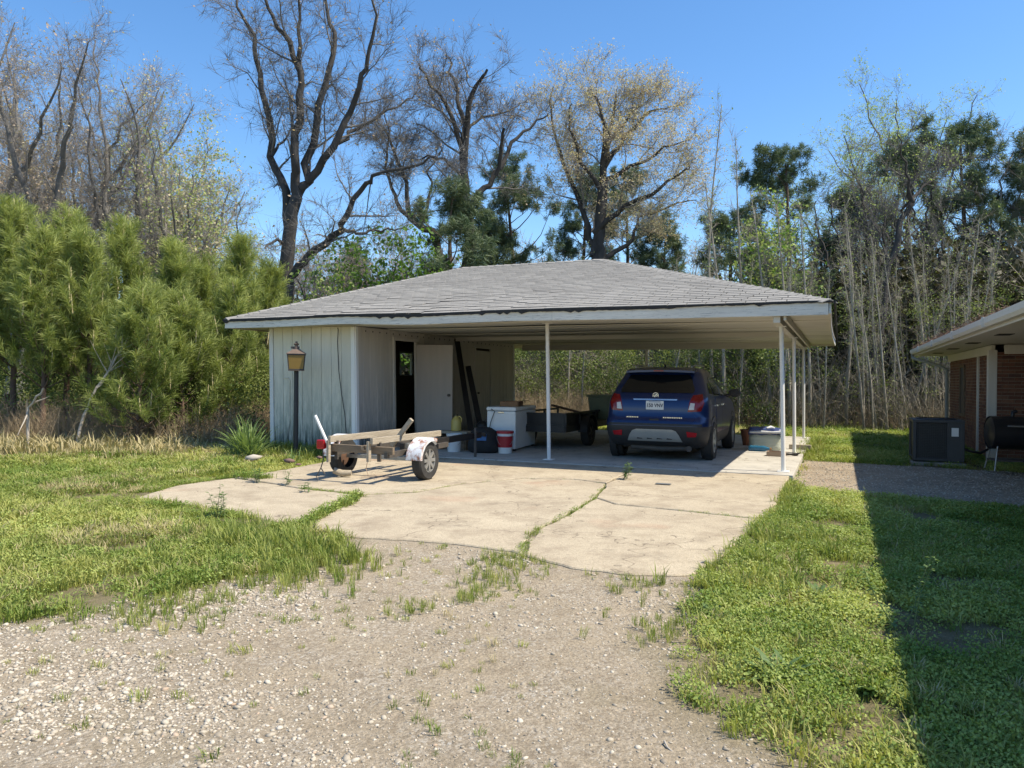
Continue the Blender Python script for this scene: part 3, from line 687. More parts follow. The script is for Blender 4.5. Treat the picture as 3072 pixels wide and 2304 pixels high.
# narrow window in the side wall, trim boards, frieze
wn2 = MB().box(HL(3.40, 7.9, 1.3), (.03, .66, 1.06)).build('window', simple('dark_house_glass', (.015, .02, .03), (.02, .028, .04), .35, 3, spec=.2), hs)
mb = MB()
for y_, z_, sy, sz in ((7.57, 1.3, .06, 1.16), (8.23, 1.3, .06, 1.16), (7.9, 1.85, .72, .06), (7.9, .74, .76, .07)): mb.box(HL(3.39, y_, z_), (.05, sy, sz))
mb.build('frame', M['oldwood2'], wn2)
MB().box(HL(3.385, 5.75, 1.03), (.05, .10, 2.02)).build('trim_board', M['housewhite'], hs, bevel=.004)
MB().box(HL(3.37, 4.17, 1.05), (.14, .17, 2.06)).build('trim_board', M['housewhite'], hs, bevel=.005)
MB().box(HL(3.385, 7.2, 2.09), (.06, 6.1, .17)).build('frieze_board', M['housewhite'], hs, bevel=.004)
MB().box(HL(4.45, 4.10, 2.09), (1.8, .06, .17)).build('frieze_board', M['housewhite'], hs, bevel=.004)
# roof: soffit, fascia, gutter
EX, EY0, EY1, EZ = 2.66, -9.2, 11.25, 2.20
MB().box(HL((EX+14.1)/2, (EY0+EY1)/2, EZ), (14.1-EX, EY1-EY0, .02)).build('soffit', M['housewhite'], hs)
mb = MB(); c = [(EX-.02, EY0-.02), (14.12, EY0-.02), (14.12, EY1+.02), (EX-.02, EY1+.02)]; zz = 2.365
vs_ = [HL(x, y, zz) for x, y in c]+[HL(8.4, -3.5, 4.0), HL(8.4, 5.6, 4.0)]
mb.add(vs_, [(0, 1, 4), (1, 2, 5, 4), (2, 3, 5), (3, 0, 4, 5), (3, 2, 1, 0)]); hroof = mb.build('roof', M['roofbrown'], hs)
mb = MB(); mb.bar(HL(EX+.03, EY0, 2.285), HL(EX+.03, EY1, 2.285), .03, .15); mb.bar(HL(EX, EY1-.02, 2.285), HL(14, EY1-.02, 2.285), .03, .15); mb.bar(HL(EX, EY0+.02, 2.285), HL(14, EY0+.02, 2.285), .03, .15); mb.build('fascia_board', M['housewhite'], hs)
prof = [(-.11, 2.355), (-.105, 2.28), (-.075, 2.235), (-.005, 2.235), (-.005, 2.35), (-.015, 2.35), (-.015, 2.25), (-.07, 2.25), (-.092, 2.285), (-.097, 2.355)]
mb = MB(); n = len(prof); vs_ = []
for y_ in (EY0, EY1+.03): vs_ += [HL(EX+.012+x, y_, z) for x, z in prof]
gut = mb.add(vs_, [(i, (i+1) % n, n+(i+1) % n, n+i) for i in range(n)]+[tuple(range(n)), tuple(range(2*n-1, n-1, -1))]).build('gutter', M['housewhite'], hs)
mb = MB()
for y_ in (-6, -3, -.2, 2.9, 6.0, 9.0): mb.box(HL(EX-.05, y_, 2.30), (.128, .05, .135))
mb.build('gutter_joint', M['housewhite'], gut)
mb = MB(); d0 = [HL(EX-.05, 11.05, 2.24), HL(EX-.05, 11.05, 2.14), HL(3.22, 10.42, 1.90), HL(3.345, 10.24, 1.80), HL(3.345, 10.24, .15), HL(3.25, 10.24, .06)]
mb.tube(d0, .042, 8); mb.build('downspout', simple('grey_downspout', (.30, .31, .29), (.24, .25, .23), .5, 5), gut, smooth=40)
for (x, y) in ((2.98, 3.6), (2.98, 6.2), (2.98, 8.8), (3.0, .9), (2.98, -2)): MB().box(HL(x, y, EZ-.012), (.20, .40, .012)).build('soffit_vent', M['tar'], hs)
# porch posts near the camera side (beyond the frame)
for y in (-3.6, -8.6): MB().box(HL(3.0, y, 1.1), (.12, .12, 2.18)).build('porch_post', M['housewhite'], hs, bevel=.006)
# brown twigs and needles gathered on the eave
rg = np.random.RandomState(4); V = []; Fq = []
for i in range(1500):
    y = rg.uniform(-1, 11.2); x = EX-.02+abs(rg.normal(0, .16)); z = 2.375+(x-EX)*.285+rg.uniform(0, .06)*max(.2, 1-(x-EX)*2)
    d = Vector((rg.normal(), rg.normal(), rg.normal()*.55)).normalized()*rg.uniform(.04, .13); s_ = d.cross(Vector((rg.normal(), rg.normal(), 1))).normalized()*.006
    p = HL(x, y, z); b0 = len(V); V += [p-d-s_, p-d+s_, p+d]; Fq.append((b0, b0+1, b0+2))
lt = link('leaf_litter', np_mesh('leaf_litter', np.array([tuple(v_) for v_ in V]), np.array(Fq), simple('brown_leaf_litter', (.085, .05, .035), (.14, .085, .055), .9, 12)), hroof); lt['kind'] = 'stuff'

# ------------------------------------------------------------------ air conditioner unit and barbecue in the shade
ac = empty('air_conditioner', LW(2.40, 3.5, 0), ROT, 'dark grey outdoor air conditioner unit standing by the brick house', 'air conditioner')
mk = simple('grey_green_cabinet', (.05, .052, .056), (.038, .04, .043), .5, 6)
MB().box((0, 0, .02), (.86, .86, .07)).build('concrete_pad', M['mortar'], ac, bevel=.01)
mb = MB(); mb.box((0, .01, .42), (.74, .74, .66)); mb.build('coil', M['plasticblack'], ac)
mb = MB()
for sx in (-1, 1):
    for sy in (-1, 1): mb.box((sx*.375, sy*.375, .43), (.06, .06, .70))
mb.box((0, 0, .10), (.80, .80, .05)); mb.build('frame', mk, ac, bevel=.008)
mb = MB(); mb.box((0, 0, .785), (.82, .82, .05)); mb.lathe([(.30, .81), (.33, .815), (.33, .825), (.30, .83)], 24); mb.build('top_cover', mk, ac, bevel=.012)
gm = MB().bar((-.345, -.385, .12), (-.345, -.385, .76), .006, .006)
for i in range(22):
    for (x0, x1) in ((-.34, .12),): gm.bar((x0, -.386, .14+i*.029), (x1, -.386, .14+i*.029), .004, .006)
for i in range(14): gm.bar((-.33+i*.034, -.388, .13), (-.33+i*.034, -.388, .76), .004, .004)
gm.build('grille', mk, ac)
MB().box((.245, -.385, .44), (.22, .03, .65)).build('service_panel', mk, ac, bevel=.006)
MB().box((.255, -.403, .60), (.11, .003, .15)).build('rating_label', M['whitepaint'], ac)
MB().tube([(.36, -.30, .32), (.50, -.30, .27), (.66, -.25, .24), (.80, -.10, .30), (.93, .10, .45), (.97, .30, .56)], .022, 8).build('hose', M['plasticblack'], ac, smooth=50)
bq = empty('barbecue_grill', LW(3.32, 2.15, 0.012), ROT+R(8), 'black barrel barbecue grill with pale legs on the porch path', 'grill')
mbk = simple('black_grill_enamel', (.012, .012, .014), (.02, .02, .022), .35, 8)
Mx = Matrix.Translation((.05, 0, .66)) @ Matrix.Rotation(R(90), 4, 'Y')
MB().lathe([(0, -.38), (.20, -.375), (.25, -.34), (.26, 0), (.25, .34), (.20, .375), (0, .38)], 24, Mx).build('barrel', mbk, bq, smooth=40)
MB().lathe([(.266, -.36), (.268, .36)], 24, Mx).build('lid', mbk, bq, smooth=40)
mb = MB(); mb.tube([(-.12, -.25, .78), (-.12, -.31, .78), (.22, -.31, .78), (.22, -.25, .78)], .012, 8); mb.build('handle', M['galv'], bq, smooth=40)
MB().tube([(.02, 0, .90), (.02, 0, .99), (.08, 0, 1.01)], .03, 10).build('chimney', mbk, bq, smooth=40)
for x, y in ((-.30, -.2), (.40, -.2), (-.30, .2), (.40, .2)):
    MB().tube([(x*.75, y*.7, .50), (x, y*1.2, .06)], .012, 8).build('leg', M['galv'], bq, smooth=40)
MB().box((.05, 0, .22), (.66, .42, .02)).build('shelf', M['darkmetal'], bq)
MB().box((.56, -.05, .62), (.26, .40, .03)).build('side_shelf', M['oldwood2'], bq, bevel=.004)
for y in (-.24, .24): MB().lathe([(0, -.02), (.075, -.02), (.085, 0), (.075, .02), (0, .02)], 18, Matrix.Translation((.40, y, .075)) @ Matrix.Rotation(R(90), 4, 'X')).build('wheel', M['rubber'], bq, smooth=40)
# ------------------------------------------------------------------ blue compact SUV, seen from behind
car = empty('parked_car', LW(-2.12, .56, .1), ROT, 'dark blue compact SUV parked under the carport roof, seen from behind', 'car')
def m_paint():
    t = NT('dark_blue_car_paint'); t.color((.004, .022, .095)); t.set(Roughness=.30, Metallic=.3); t.p.inputs['Coat Weight'].default_value = .45; t.p.inputs['Coat Roughness'].default_value = .06
    return t.m
M['paint'] = m_paint()
M['glassdark'] = simple('tinted_car_glass', (.006, .007, .008), (.008, .009, .010), .05, 3, spec=.7)
M['clad'] = simple('black_body_cladding', (.022, .022, .023), (.03, .03, .031), .6, 8)
M['silver'] = simple('silver_painted_plastic', (.42, .43, .40), (.38, .39, .37), .35, 6, metal=.4)
M['lamp'] = simple('dark_red_lens', (.22, .007, .009), (.17, .006, .008), .15, 6)
M['lampclear'] = simple('clear_lamp_lens', (.62, .60, .58), (.5, .48, .46), .15, 20)
ZL = [.22, .28, .38, .50, .60, .68, .74, .82, .92, 1.00, 1.07, 1.13, 1.20, 1.30, 1.40, 1.48, 1.54, 1.58, 1.615]
YRr = [.34, .16, .06, .015, .0, .015, .06, .085, .09, .105, .13, .175, .25, .345, .44, .52, .55, .66, .95]
YFf = [3.95, 4.10, 4.20, 4.26, 4.27, 4.26, 4.22, 4.14, 4.02, 3.75, 3.25, 3.02, 2.90, 2.68, 2.45, 2.25, 2.08, 1.92, 1.60]
HWw = [.78, .83, .865, .885, .888, .885, .88, .878, .872, .865, .855, .83, .805, .77, .73, .695, .66, .615, .46]
def lv(z, A): return float(np.interp(z, ZL, A))
RC = .26
def outline(z, n=16):
    yr, yf, w = lv(z, YRr), lv(z, YFf), lv(z, HWw); rr_ = min(RC, w*.6); rf = min(.55, w*.8); P = []
    for (cx, cy, r_, a0) in ((w-rr_, yr+rr_, rr_, -90), (w-rf, yf-rf, rf, 0), (-w+rf, yf-rf, rf, 90), (-w+rr_, yr+rr_, rr_, 180)):
        for i in range(n+1):
            a_ = R(a0+90*i/n); P.append((cx+r_*math.cos(a_), cy+r_*math.sin(a_)))
    return P
def rear_y(x, z):
    yr, w = lv(z, YRr), lv(z, HWw); rr_ = min(RC, w*.6); d = abs(x)-(w-rr_)
    return yr if d <= 0 else yr+rr_-math.sqrt(max(1e-5, rr_*rr_-min(d, rr_*.999)**2))
zz = sorted(set(ZL+[.33, .44, .55, .64, .78, .87, .96, 1.035, 1.10, 1.165, 1.25, 1.35, 1.44, 1.51])); mb = MB(); vs_ = []; fs_ = []; mi = []
for z in zz: vs_ += [(x, y, z) for x, y in outline(z)]
n = len(outline(.5))
for i in range(len(zz)-1):
    zm = (zz[i]+zz[i+1])/2
    for j in range(n):
        q = (j+1) % n; fs_.append((i*n+j, i*n+q, (i+1)*n+q, (i+1)*n+j))
        xm = (vs_[i*n+j][0]+vs_[i*n+q][0])/2; ym = (vs_[i*n+j][1]+vs_[i*n+q][1])/2
        k = 0
        if zm < .60: k = 1
        mi.append(k)
mb.add(vs_, fs_); mb.m = mi
mb.add([vs_[(len(zz)-1)*n+j] for j in range(n)], [tuple(range(n))]); mb.add([vs_[j] for j in range(n)], [tuple(range(n))[::-1]], 1)
body = mb.build('body', [M['paint'], M['clad']], car, smooth=35)
def patch(name, poly, mat_, off=.006, par=None, step=.03, thick=.012):
    # a panel following the rear of the body; poly in (x, z)
    bm = bmesh.new(); me = bpy.data.meshes.new(name)
    xs_ = [p[0] for p in poly]; z_ = [p[1] for p in poly]
    f = bm.faces.new([bm.verts.new((p[0], 0, p[1])) for p in poly])
    for ax, lo, hi in ((0, min(xs_), max(xs_)), (2, min(z_), max(z_))):
        k = lo+step
        while k < hi:
            co = [0, 0, 0]; co[ax] = k; no = [0, 0, 0]; no[ax] = 1
            bmesh.ops.bisect_plane(bm, geom=bm.verts[:]+bm.edges[:]+bm.faces[:], plane_co=co, plane_no=no); k += step
    r_ = bmesh.ops.extrude_face_region(bm, geom=bm.faces[:]); back = [g_ for g_ in r_['geom'] if isinstance(g_, bmesh.types.BMVert)]
    bs = set(back)
    for v_ in bm.verts: v_.co.y = rear_y(v_.co.x, v_.co.z)-(off if v_ not in bs else off-thick)
    bmesh.ops.recalc_face_normals(bm, faces=bm.faces[:]); bm.to_mesh(me); bm.free(); me.materials.append(mat_)
    me.polygons.foreach_set('use_smooth', [True]*len(me.polygons)); me.set_sharp_from_angle(angle=R(40))
    return link(name, me, par or car)
def mir(p): return [(-x, z) for x, z in p][::-1]
gate = patch('tailgate', [(-.66, .655), (.66, .655), (.70, .75), (.60, .86), (.60, 1.12), (-.60, 1.12), (-.60, .86), (-.70, .75)], M['paint'], .010)
patch('rear_window', [(-.62, 1.16), (.62, 1.16), (.64, 1.22), (.555, 1.42), (.52, 1.475), (-.52, 1.475), (-.555, 1.42), (-.64, 1.22)], M['glassdark'], .012)
for s_ in (1, -1):
    po = [(.555, .845), (.77, .86), (.815, 1.00), (.77, 1.145), (.635, 1.13), (.585, 1.02)]; po = po if s_ > 0 else mir(po)
    tl = patch('tail_light', po, M['lamp'], .016)
    pi_ = [(.57, .88), (.66, .885), (.67, .99), (.60, 1.0)]; patch('reverse_lens', pi_ if s_ > 0 else mir(pi_), M['lampclear'], .020, tl)
    pr = [(.56, .425), (.70, .43), (.72, .50), (.55, .52)]; patch('reflector', pr if s_ > 0 else mir(pr), M['redlens'], .012)
sk = patch('skid_plate', [(-.47, .335), (.47, .335), (.42, .45), (.37, .52), (.30, .545), (-.30, .545), (-.37, .52), (-.42, .45)], M['silver'], .016)
for x in (-.25, -.08, .09, .26): patch('slot', [(x-.05, .375), (x+.05, .375), (x+.04, .385), (x-.04, .395)], M['clad'], .020, sk)
patch('bumper_ledge', [(-.80, .61), (.80, .61), (.80, .645), (-.80, .645)], M['clad'], .012)
patch('plate_recess', [(-.22, .87), (.22, .87), (.26, 1.03), (-.26, 1.03)], M['paint'], .013)
patch('chrome_bar', [(-.37, 1.035), (.37, 1.035), (.38, 1.06), (-.38, 1.06)], M['chrome'], .030, None, .05, .03)
# number plate with its characters
yb = rear_y(0, .95)-.022
pl = MB().box((0, yb, .95), (.305, .008, .150)).build('number_plate', simple('white_plate', (.72, .72, .69), (.66, .66, .63), .5, 8), car, bevel=.004)
def text(name, s_, size, loc, mat_, par, rot=(R(90), 0, 0), sx=1.):
    cu = bpy.data.curves.new(name, 'FONT'); cu.body = s_; cu.size = size; cu.align_x = 'CENTER'; cu.align_y = 'CENTER'; cu.extrude = .0012; cu.offset = .0015
    to = bpy.data.objects.new(name, cu); COL.objects.link(to); dg = bpy.context.evaluated_depsgraph_get()
    me = bpy.data.meshes.new_from_object(to.evaluated_get(dg)); bpy.data.objects.remove(to); me.materials.clear(); me.materials.append(mat_)
    o = link(name, me, par, loc, rot); o.scale = (sx, 1, 1); return o
text('plate_characters', '150 VNV', .088, (0, yb-.006, .945), simple('navy_plate_ink', (.015, .02, .05), None, .6), pl, sx=.86)
MB().box((0, yb-.005, 1.008), (.20, .003, .010)).build('plate_band', simple('faded_blue_print', (.10, .14, .30), None, .6), pl)
# emblem: ring with three slanted shields
ey = rear_y(0, 1.115)-.022; em = MB(); em.lathe([(.043, -.006), (.052, -.006), (.052, .006), (.043, .006)], 24, Matrix.Translation((0, ey, 1.115)) @ Matrix.Rotation(R(90), 4, 'X')); emo = em.build('emblem', M['chrome'], car, smooth=40)
mb = MB()
for i in (-1, 0, 1): mb.bar((i*.02-.012, ey-.003, 1.115+i*.012+.018), (i*.02+.012, ey-.003, 1.115+i*.012-.020), .010, .012)
mb.build('shields', M['chrome'], emo)
mb = MB()
for x0 in (-.47, .16):
    for i in range(7 if x0 < 0 else 11): mb.box((x0+i*.030, rear_y(x0, .74)-.014, .745), (.020 if i % 3 else .024, .006, .018))
mb.build('badge_lettering', M['chrome'], gate)
mb = MB(); mb.box((0, rear_y(0, .70)-.004, .705), (.16, .02, .035)); mb.build('handle_recess', M['clad'], gate, bevel=.006)
# spoiler, third brake light, fin, rails
vs_ = []
for x, dy in ((-.60, .10), (-.40, .03), (0, 0), (.40, .03), (.60, .10)):
    for y, z in ((.36+dy, 1.525), (.36+dy, 1.56), (.72, 1.60), (.72, 1.56)): vs_.append((x, y, z-.02*(abs(x)/.6)**2))
fs_ = [(i*4+j, i*4+4+j, i*4+4+(j+1) % 4, i*4+(j+1) % 4) for i in range(4) for j in range(4)]+[(0, 1, 2, 3), (19, 18, 17, 16)]
sp = MB().add(vs_, fs_).build('spoiler', M['paint'], car, smooth=35)
MB().box((0, .352, 1.542), (.17, .012, .022)).build('brake_light', M['lamp'], sp)
MB().tube([(0, 1.00, 1.60), (0, .90, 1.655), (0, .86, 1.665), (0, .84, 1.60)], [.02, .014, .010, .01], 8).build('antenna', M['plasticblack'], car, smooth=40)
for s_ in (-1, 1): MB().tube([(s_*.50, .75, 1.615), (s_*.535, .90, 1.645), (s_*.54, 1.8, 1.645), (s_*.51, 2.0, 1.60)], .014, 8).build('roof_rail', M['silver'], car, smooth=40)
# side glass, pillars, door lines (patches along the flanks)
def side_x(y, z):
    w = lv(z, HWw); yr, yf = lv(z, YRr), lv(z, YFf); rr_ = min(RC, w*.6); rf = min(.55, w*.8)
    if y < yr+rr_: d = yr+rr_-y; return w-rr_+math.sqrt(max(0, rr_**2-d*d))
    if y > yf-rf: d = y-(yf-rf); return w-rf+math.sqrt(max(0, rf**2-d*d))
    return w
def spatch(name, poly, mat_, off, s_, par=None, step=.06, thick=.012):
    bm = bmesh.new(); me = bpy.data.meshes.new(name); bm.faces.new([bm.verts.new((0, p[0], p[1])) for p in poly])
    for ax, c in ((1, 0), (2, 1)):
        lo, hi = min(p[c] for p in poly), max(p[c] for p in poly); k = lo+step
        while k < hi:
            co = [0, 0, 0]; co[ax] = k; no = [0, 0, 0]; no[ax] = 1
            bmesh.ops.bisect_plane(bm, geom=bm.verts[:]+bm.edges[:]+bm.faces[:], plane_co=co, plane_no=no); k += step
    r_ = bmesh.ops.extrude_face_region(bm, geom=bm.faces[:]); bs = set(g_ for g_ in r_['geom'] if isinstance(g_, bmesh.types.BMVert))
    for v_ in bm.verts: v_.co.x = s_*(side_x(v_.co.y, v_.co.z)+(off if v_ not in bs else off-thick))
    bmesh.ops.recalc_face_normals(bm, faces=bm.faces[:]); bm.to_mesh(me); bm.free(); me.materials.append(mat_)
    me.polygons.foreach_set('use_smooth', [True]*len(me.polygons)); me.set_sharp_from_angle(angle=R(40)); return link(name, me, par or car)
for s_ in (1, -1):
    spatch('side_window', [(1.10, 1.12), (1.80, 1.10), (1.80, 1.45), (1.15, 1.44), (1.02, 1.36)], M['glassdark'], .006, s_)
    spatch('side_window', [(1.88, 1.10), (2.75, 1.09), (2.55, 1.27), (2.20, 1.44), (1.88, 1.45)], M['glassdark'], .006, s_)
    spatch('side_window', [(.62, 1.15), (1.02, 1.13), (.95, 1.34), (.78, 1.33)], M['glassdark'], .006, s_)
    for a_, b_ in ((1.12, 1.85), (1.86, 2.85)):
        dr = spatch('door', [(a_, .45), (b_, .45), (b_, 1.07), (a_, 1.08)], M['paint'], .007, s_)
        spatch('handle', [(a_+.06, .92), (a_+.24, .925), (a_+.24, .955), (a_+.06, .95)], M['chrome'], .030, s_, dr, .05, .02)
    MB().tube([(s_*.84, 2.62, 1.09), (s_*.93, 2.64, 1.10)], .035, 8).build('mirror_arm', M['plasticblack'], car)
    mb = MB(); mb.lathe([(0, -.045), (.10, -.04), (.12, -.01), (.115, .03), (.07, .075), (0, .09)], 14, Matrix.Translation((s_*1.015, 2.63, 1.14)) @ Matrix.Diagonal((1., 1., .72, 1)) @ Matrix.Rotation(R(-90), 4, 'X')); mb.build('wing_mirror', M['plasticblack'], car, smooth=50)

# wheels
def wheel(par, x, y, r_, s_, rim_r, w_, name='wheel', rimmat=None, spokes=5):
    wh = empty(name, (x, y, r_)); wh.parent = par; wh.rotation_euler = (0, R(90)*s_, 0)
    MB().lathe([(rim_r, -w_/2), (r_*.93, -w_/2), (r_, -w_*.34), (r_, w_*.34), (r_*.93, w_/2), (rim_r, w_/2), (rim_r*.97, w_*.3)], 32).build('tyre', M['rubber'], wh, smooth=35)
    mb = MB(); mb.lathe([(rim_r, w_*.46), (rim_r*.92, w_*.44), (rim_r*.88, w_*.05), (rim_r*.25, -w_*.05), (0, -w_*.05)], 28)
    for i in range(spokes):
        a_ = 2*math.pi*i/spokes; c_, q_ = math.cos(a_), math.sin(a_)
        mb.bar((c_*.04, q_*.04, w_*.34), (c_*rim_r*.92, q_*rim_r*.92, w_*.38), rim_r*.26, .03)
    mb.lathe([(.06, w_*.30), (.06, w_*.42), (.0, w_*.44)], 16); mb.build('rim', rimmat or M['silver'], wh, smooth=35); return wh
for s_ in (1, -1):
    for y in (.80, 3.355):
        mb = MB(); mb.lathe([(0, 0), (.37, 0), (.40, .02), (.40, -.1), (0, -.1)], 28, Matrix.Translation((s_*(.872 if y < 1 else .868), y, .36)) @ Matrix.Rotation(R(90)*s_, 4, 'Y')); mb.build('wheel_arch', M['clad'], car, smooth=40)
        wheel(car, s_*.80, y, .335, s_, .225, .205)
mb = MB(); mb.tube([(-.45, .30, .22), (.10, .28, .20), (.50, .26, .22), (.58, .10, .225)], .05, 10); mb.build('exhaust', M['darkmetal'], car, smooth=40)
mb = MB(); mb.box((0, 2.1, .24), (1.3, 3.2, .10)); mb.tube([(-.6, .8, .33), (.6, .8, .33)], .05, 8); mb.build('underbody', M['plasticblack'], car)
# ------------------------------------------------------------------ boat trailer on the apron
tr = empty('boat_trailer', LW(-5.22, -2.98, .066), ROT, 'small old boat trailer with wooden bunks and white fenders on the apron', 'trailer')
for s_, rm in ((1, M['rust']), (-1, M['rust'])): wheel(tr, s_*.685, 0, .27, s_, .165, .15, rimmat=M['galv'] if s_ > 0 else M['rust'], spokes=8)
for s_ in (-1, 1):                                           # fenders: bent sheet over each wheel
    mb = MB(); vs_ = []; fs_ = []; n = 14
    for i in range(n+1):
        a_ = R(2+112*i/n); rr_ = .305; y, z = -rr_*math.cos(a_)*1.12, .285+rr_*math.sin(a_)
        for x, r2 in ((.57, 0), (.80, 0), (.80, -.05), (.795, -.05), (.795, -.008), (.57, -.008)):
            k = 1+r2/rr_; vs_.append((s_*x, y*k, .285+(z-.285)*k))
    for i in range(n):
        for j in range(6): q = (j+1) % 6; fs_.append((i*6+j, i*6+q, i*6+6+q, i*6+6+j))
    mb.add(vs_, fs_).build('fender', M['fender'], tr, smooth=40)
MB().bar((-.62, 0, .275), (.62, 0, .275), .05, .05).build('axle', M['galv'], tr)
MB().bar((-.42, -.66, .455), (.58, -.66, .445), .05, .10).build('rear_cross_beam', M['oldwood2'], tr, bevel=.004)
MB().bar((-.50, .75, .40), (.50, .75, .40), .06, .07).build('front_cross_beam', M['darkmetal'], tr)
for x in (-.42, .48): MB().bar((x, -.70, .385), (x*.75, 1.25, .385), .05, .075).build('side_rail', M['darkmetal'], tr)
MB().bar((.38, .0, .46), (.50, .62, .47), .045, .07).build('side_rail', M['galv'], tr)
MB().bar((0, .5, .39), (.02, 3.15, .40), .075, .10).build('tongue', M['blackmetal'], tr)
MB().tube([(.02, 3.05, .40), (.02, 3.3, .40), (.02, 3.36, .38)], .035, 10).build('coupler', M['darkmetal'], tr, smooth=40)
MB().tube([(.10, 2.8, .55), (.10, 2.8, .03)], .025, 10).build('jack_leg', M['darkmetal'], tr, smooth=40)
for x, y0, y1 in ((-.38, -.76, 1.10), (.31, -.78, 1.0)):
    b = MB().bar((x, y0, .575), (x+.06, y1, .575), .045, .085).build('bunk_board', M['oldwood'], tr, bevel=.004)
    for y in (-.62, .8): MB().bar((x+.02, y, .29), (x+.02, y, .55), .05, .03).build('bunk_bracket', M['darkmetal'], tr)
MB().bar((.26, -.765, .30), (.26, -.765, .57), .035, .06).build('upright', M['oldwood'], tr)
MB().bar((-.40, -.745, .26), (-.40, -.745, .56), .035, .05).build('upright', M['oldwood'], tr)
MB().tube([(-.44, -.72, .52), (-.63, -.74, .89)], .021, 12).build('guide_pole', M['whitepaint'], tr, smooth=40)
MB().bar((.20, -.10, .46), (.52, -.10, .84), .05, .06).build('guide_pole', M['oldwood'], tr, bevel=.004)
tlm = MB().box((-.53, -.73, .50), (.13, .07, .13)); tlm.build('tail_light', M['redlens'], tr, bevel=.018)
MB().bar((-.42, -.66, .46), (-.60, -.69, .50), .02, .03).build('light_bracket', M['darkmetal'], tr)
rg = random.Random(8); mb = MB()
for i in range(5):
    a0 = rg.uniform(0, 6); c0 = Vector((.16, -.70, .475)); P_ = [c0+Vector((math.cos(a0+k*.9)*rg.uniform(.02, .07), -.015, math.sin(a0+k*.9)*.035)) for k in range(8)]; mb.tube(P_, .006, 5)
mb.tube([(.20, -.71, .46), (.22, -.72, .34), (.19, -.72, .20), (.23, -.73, .12)], .005, 5); mb.tube([(.62, .05, .50), (.70, .1, .40), (.72, .12, .20), (.70, .05, .05)], .005, 5); mb.tube([(.60, .0, .52), (.68, .0, .46), (.72, .1, .52)], .005, 5)
mb.build('rope', M['rope'], tr)
mb = MB(); P_ = [(-.50, -.74, .43), (-.47, -.76, .30), (-.50, -.78, .18), (-.44, -.77, .10)]; mb.tube(P_, .008, 6); mb.tube([(-.50, -.78, .18), (-.56, -.80, .06), (-.52, -.80, .02)], .007, 6); mb.build('wiring', M['darkmetal'], tr)
MB().tube([(-.60, -.36, .10), (-.50, -.30, .055), (-.38, -.24, .06)], [.045, .05, .04], 10).build('wheel_chock', M['oldwood'], tr, smooth=50)

# ------------------------------------------------------------------ dark utility trailer behind
ut = empty('utility_trailer', LW(-4.72, 3.05, .1), ROT, 'black flatbed utility trailer parked beside the car', 'trailer')
for s_ in (1, -1): wheel(ut, s_*.66, 0, .29, s_, .17, .16, rimmat=M['blackmetal'])
MB().box((0, .2, .46), (1.16, 2.9, .06)).build('deck', M['blackmetal'], ut)
mb = MB(); mb.bar((.58, -1.25, .40), (.58, 1.65, .40), .05, .12); mb.bar((-.58, -1.25, .40), (-.58, 1.65, .40), .05, .12); mb.bar((-.58, -1.25, .40), (.58, -1.25, .40), .05, .12); mb.build('frame', M['blackmetal'], ut)
mb = MB(); mb.bar((.58, -1.22, .70), (.58, 1.6, .70), .04, .04); mb.bar((-.58, -1.22, .70), (-.58, 1.6, .70), .04, .04); mb.bar((-.58, -1.22, .70), (.58, -1.22, .70), .04, .04); mb.build('side_rail', M['blackmetal'], ut)
for x in (-.58, .58):
    for y in (-1.2, -.3, .7, 1.58): MB().bar((x, y, .45), (x, y, .70), .04, .04).build('rail_post', M['blackmetal'], ut)
for s_ in (1, -1):
    mb = MB(); vs_ = []; fs_ = []
    for i in range(11):
        a_ = R(180*i/10); 
        for x, k in ((.57, 1), (.76, 1), (.76, .97), (.57, .97)): vs_.append((s_*x, -.36*k*math.cos(a_)*1.1, .30+.36*k*math.sin(a_)))
    for i in range(10):
        for j in range(4): q = (j+1) % 4; fs_.append((i*4+j, i*4+q, i*4+4+q, i*4+4+j))
    mb.add(vs_, fs_).build('fender', M['blackmetal'], ut, smooth=40)
MB().box((.545, .2, .575), (.02, 2.8, .22)).build('side_board', M['blackmetal'], ut); MB().box((0, -1.20, .575), (1.10, .02, .22)).build('side_board', M['blackmetal'], ut)
MB().bar((-.15, -.02, .83), (.55, 1.3, .52), .05, .045).build('ramp_rail', M['rust'], ut)
MB().bar((.18, .60, .48), (.18, .60, .68), .04, .04).build('ramp_post', M['blackmetal'], ut)
mb = MB(); mb.bar((.3, 1.6, .40), (0, 2.7, .40), .06, .09); mb.bar((-.3, 1.6, .40), (0, 2.7, .40), .06, .09); mb.build('tongue', M['blackmetal'], ut)
gt = empty('storage_tote', LW(-4.08, 4.35, .595), ROT, 'olive green lidded storage box on the utility trailer beside the car', 'storage box')
mgt = simple('olive_plastic', (.12, .14, .075), (.09, .105, .06), .55, 5)
mb = MB(); vs_ = [(-.27, -.22, 0), (.27, -.22, 0), (.27, .22, 0), (-.27, .22, 0), (-.32, -.26, .50), (.32, -.26, .50), (.32, .26, .50), (-.32, .26, .50)]
mb.add(vs_, [(0, 3, 2, 1), (4, 5, 6, 7), (0, 1, 5, 4), (1, 2, 6, 5), (2, 3, 7, 6), (3, 0, 4, 7)]); mb.build('bin', mgt, gt, bevel=.015)
MB().box((0, 0, .525), (.70, .57, .05)).build('lid', mgt, gt, bevel=.012)

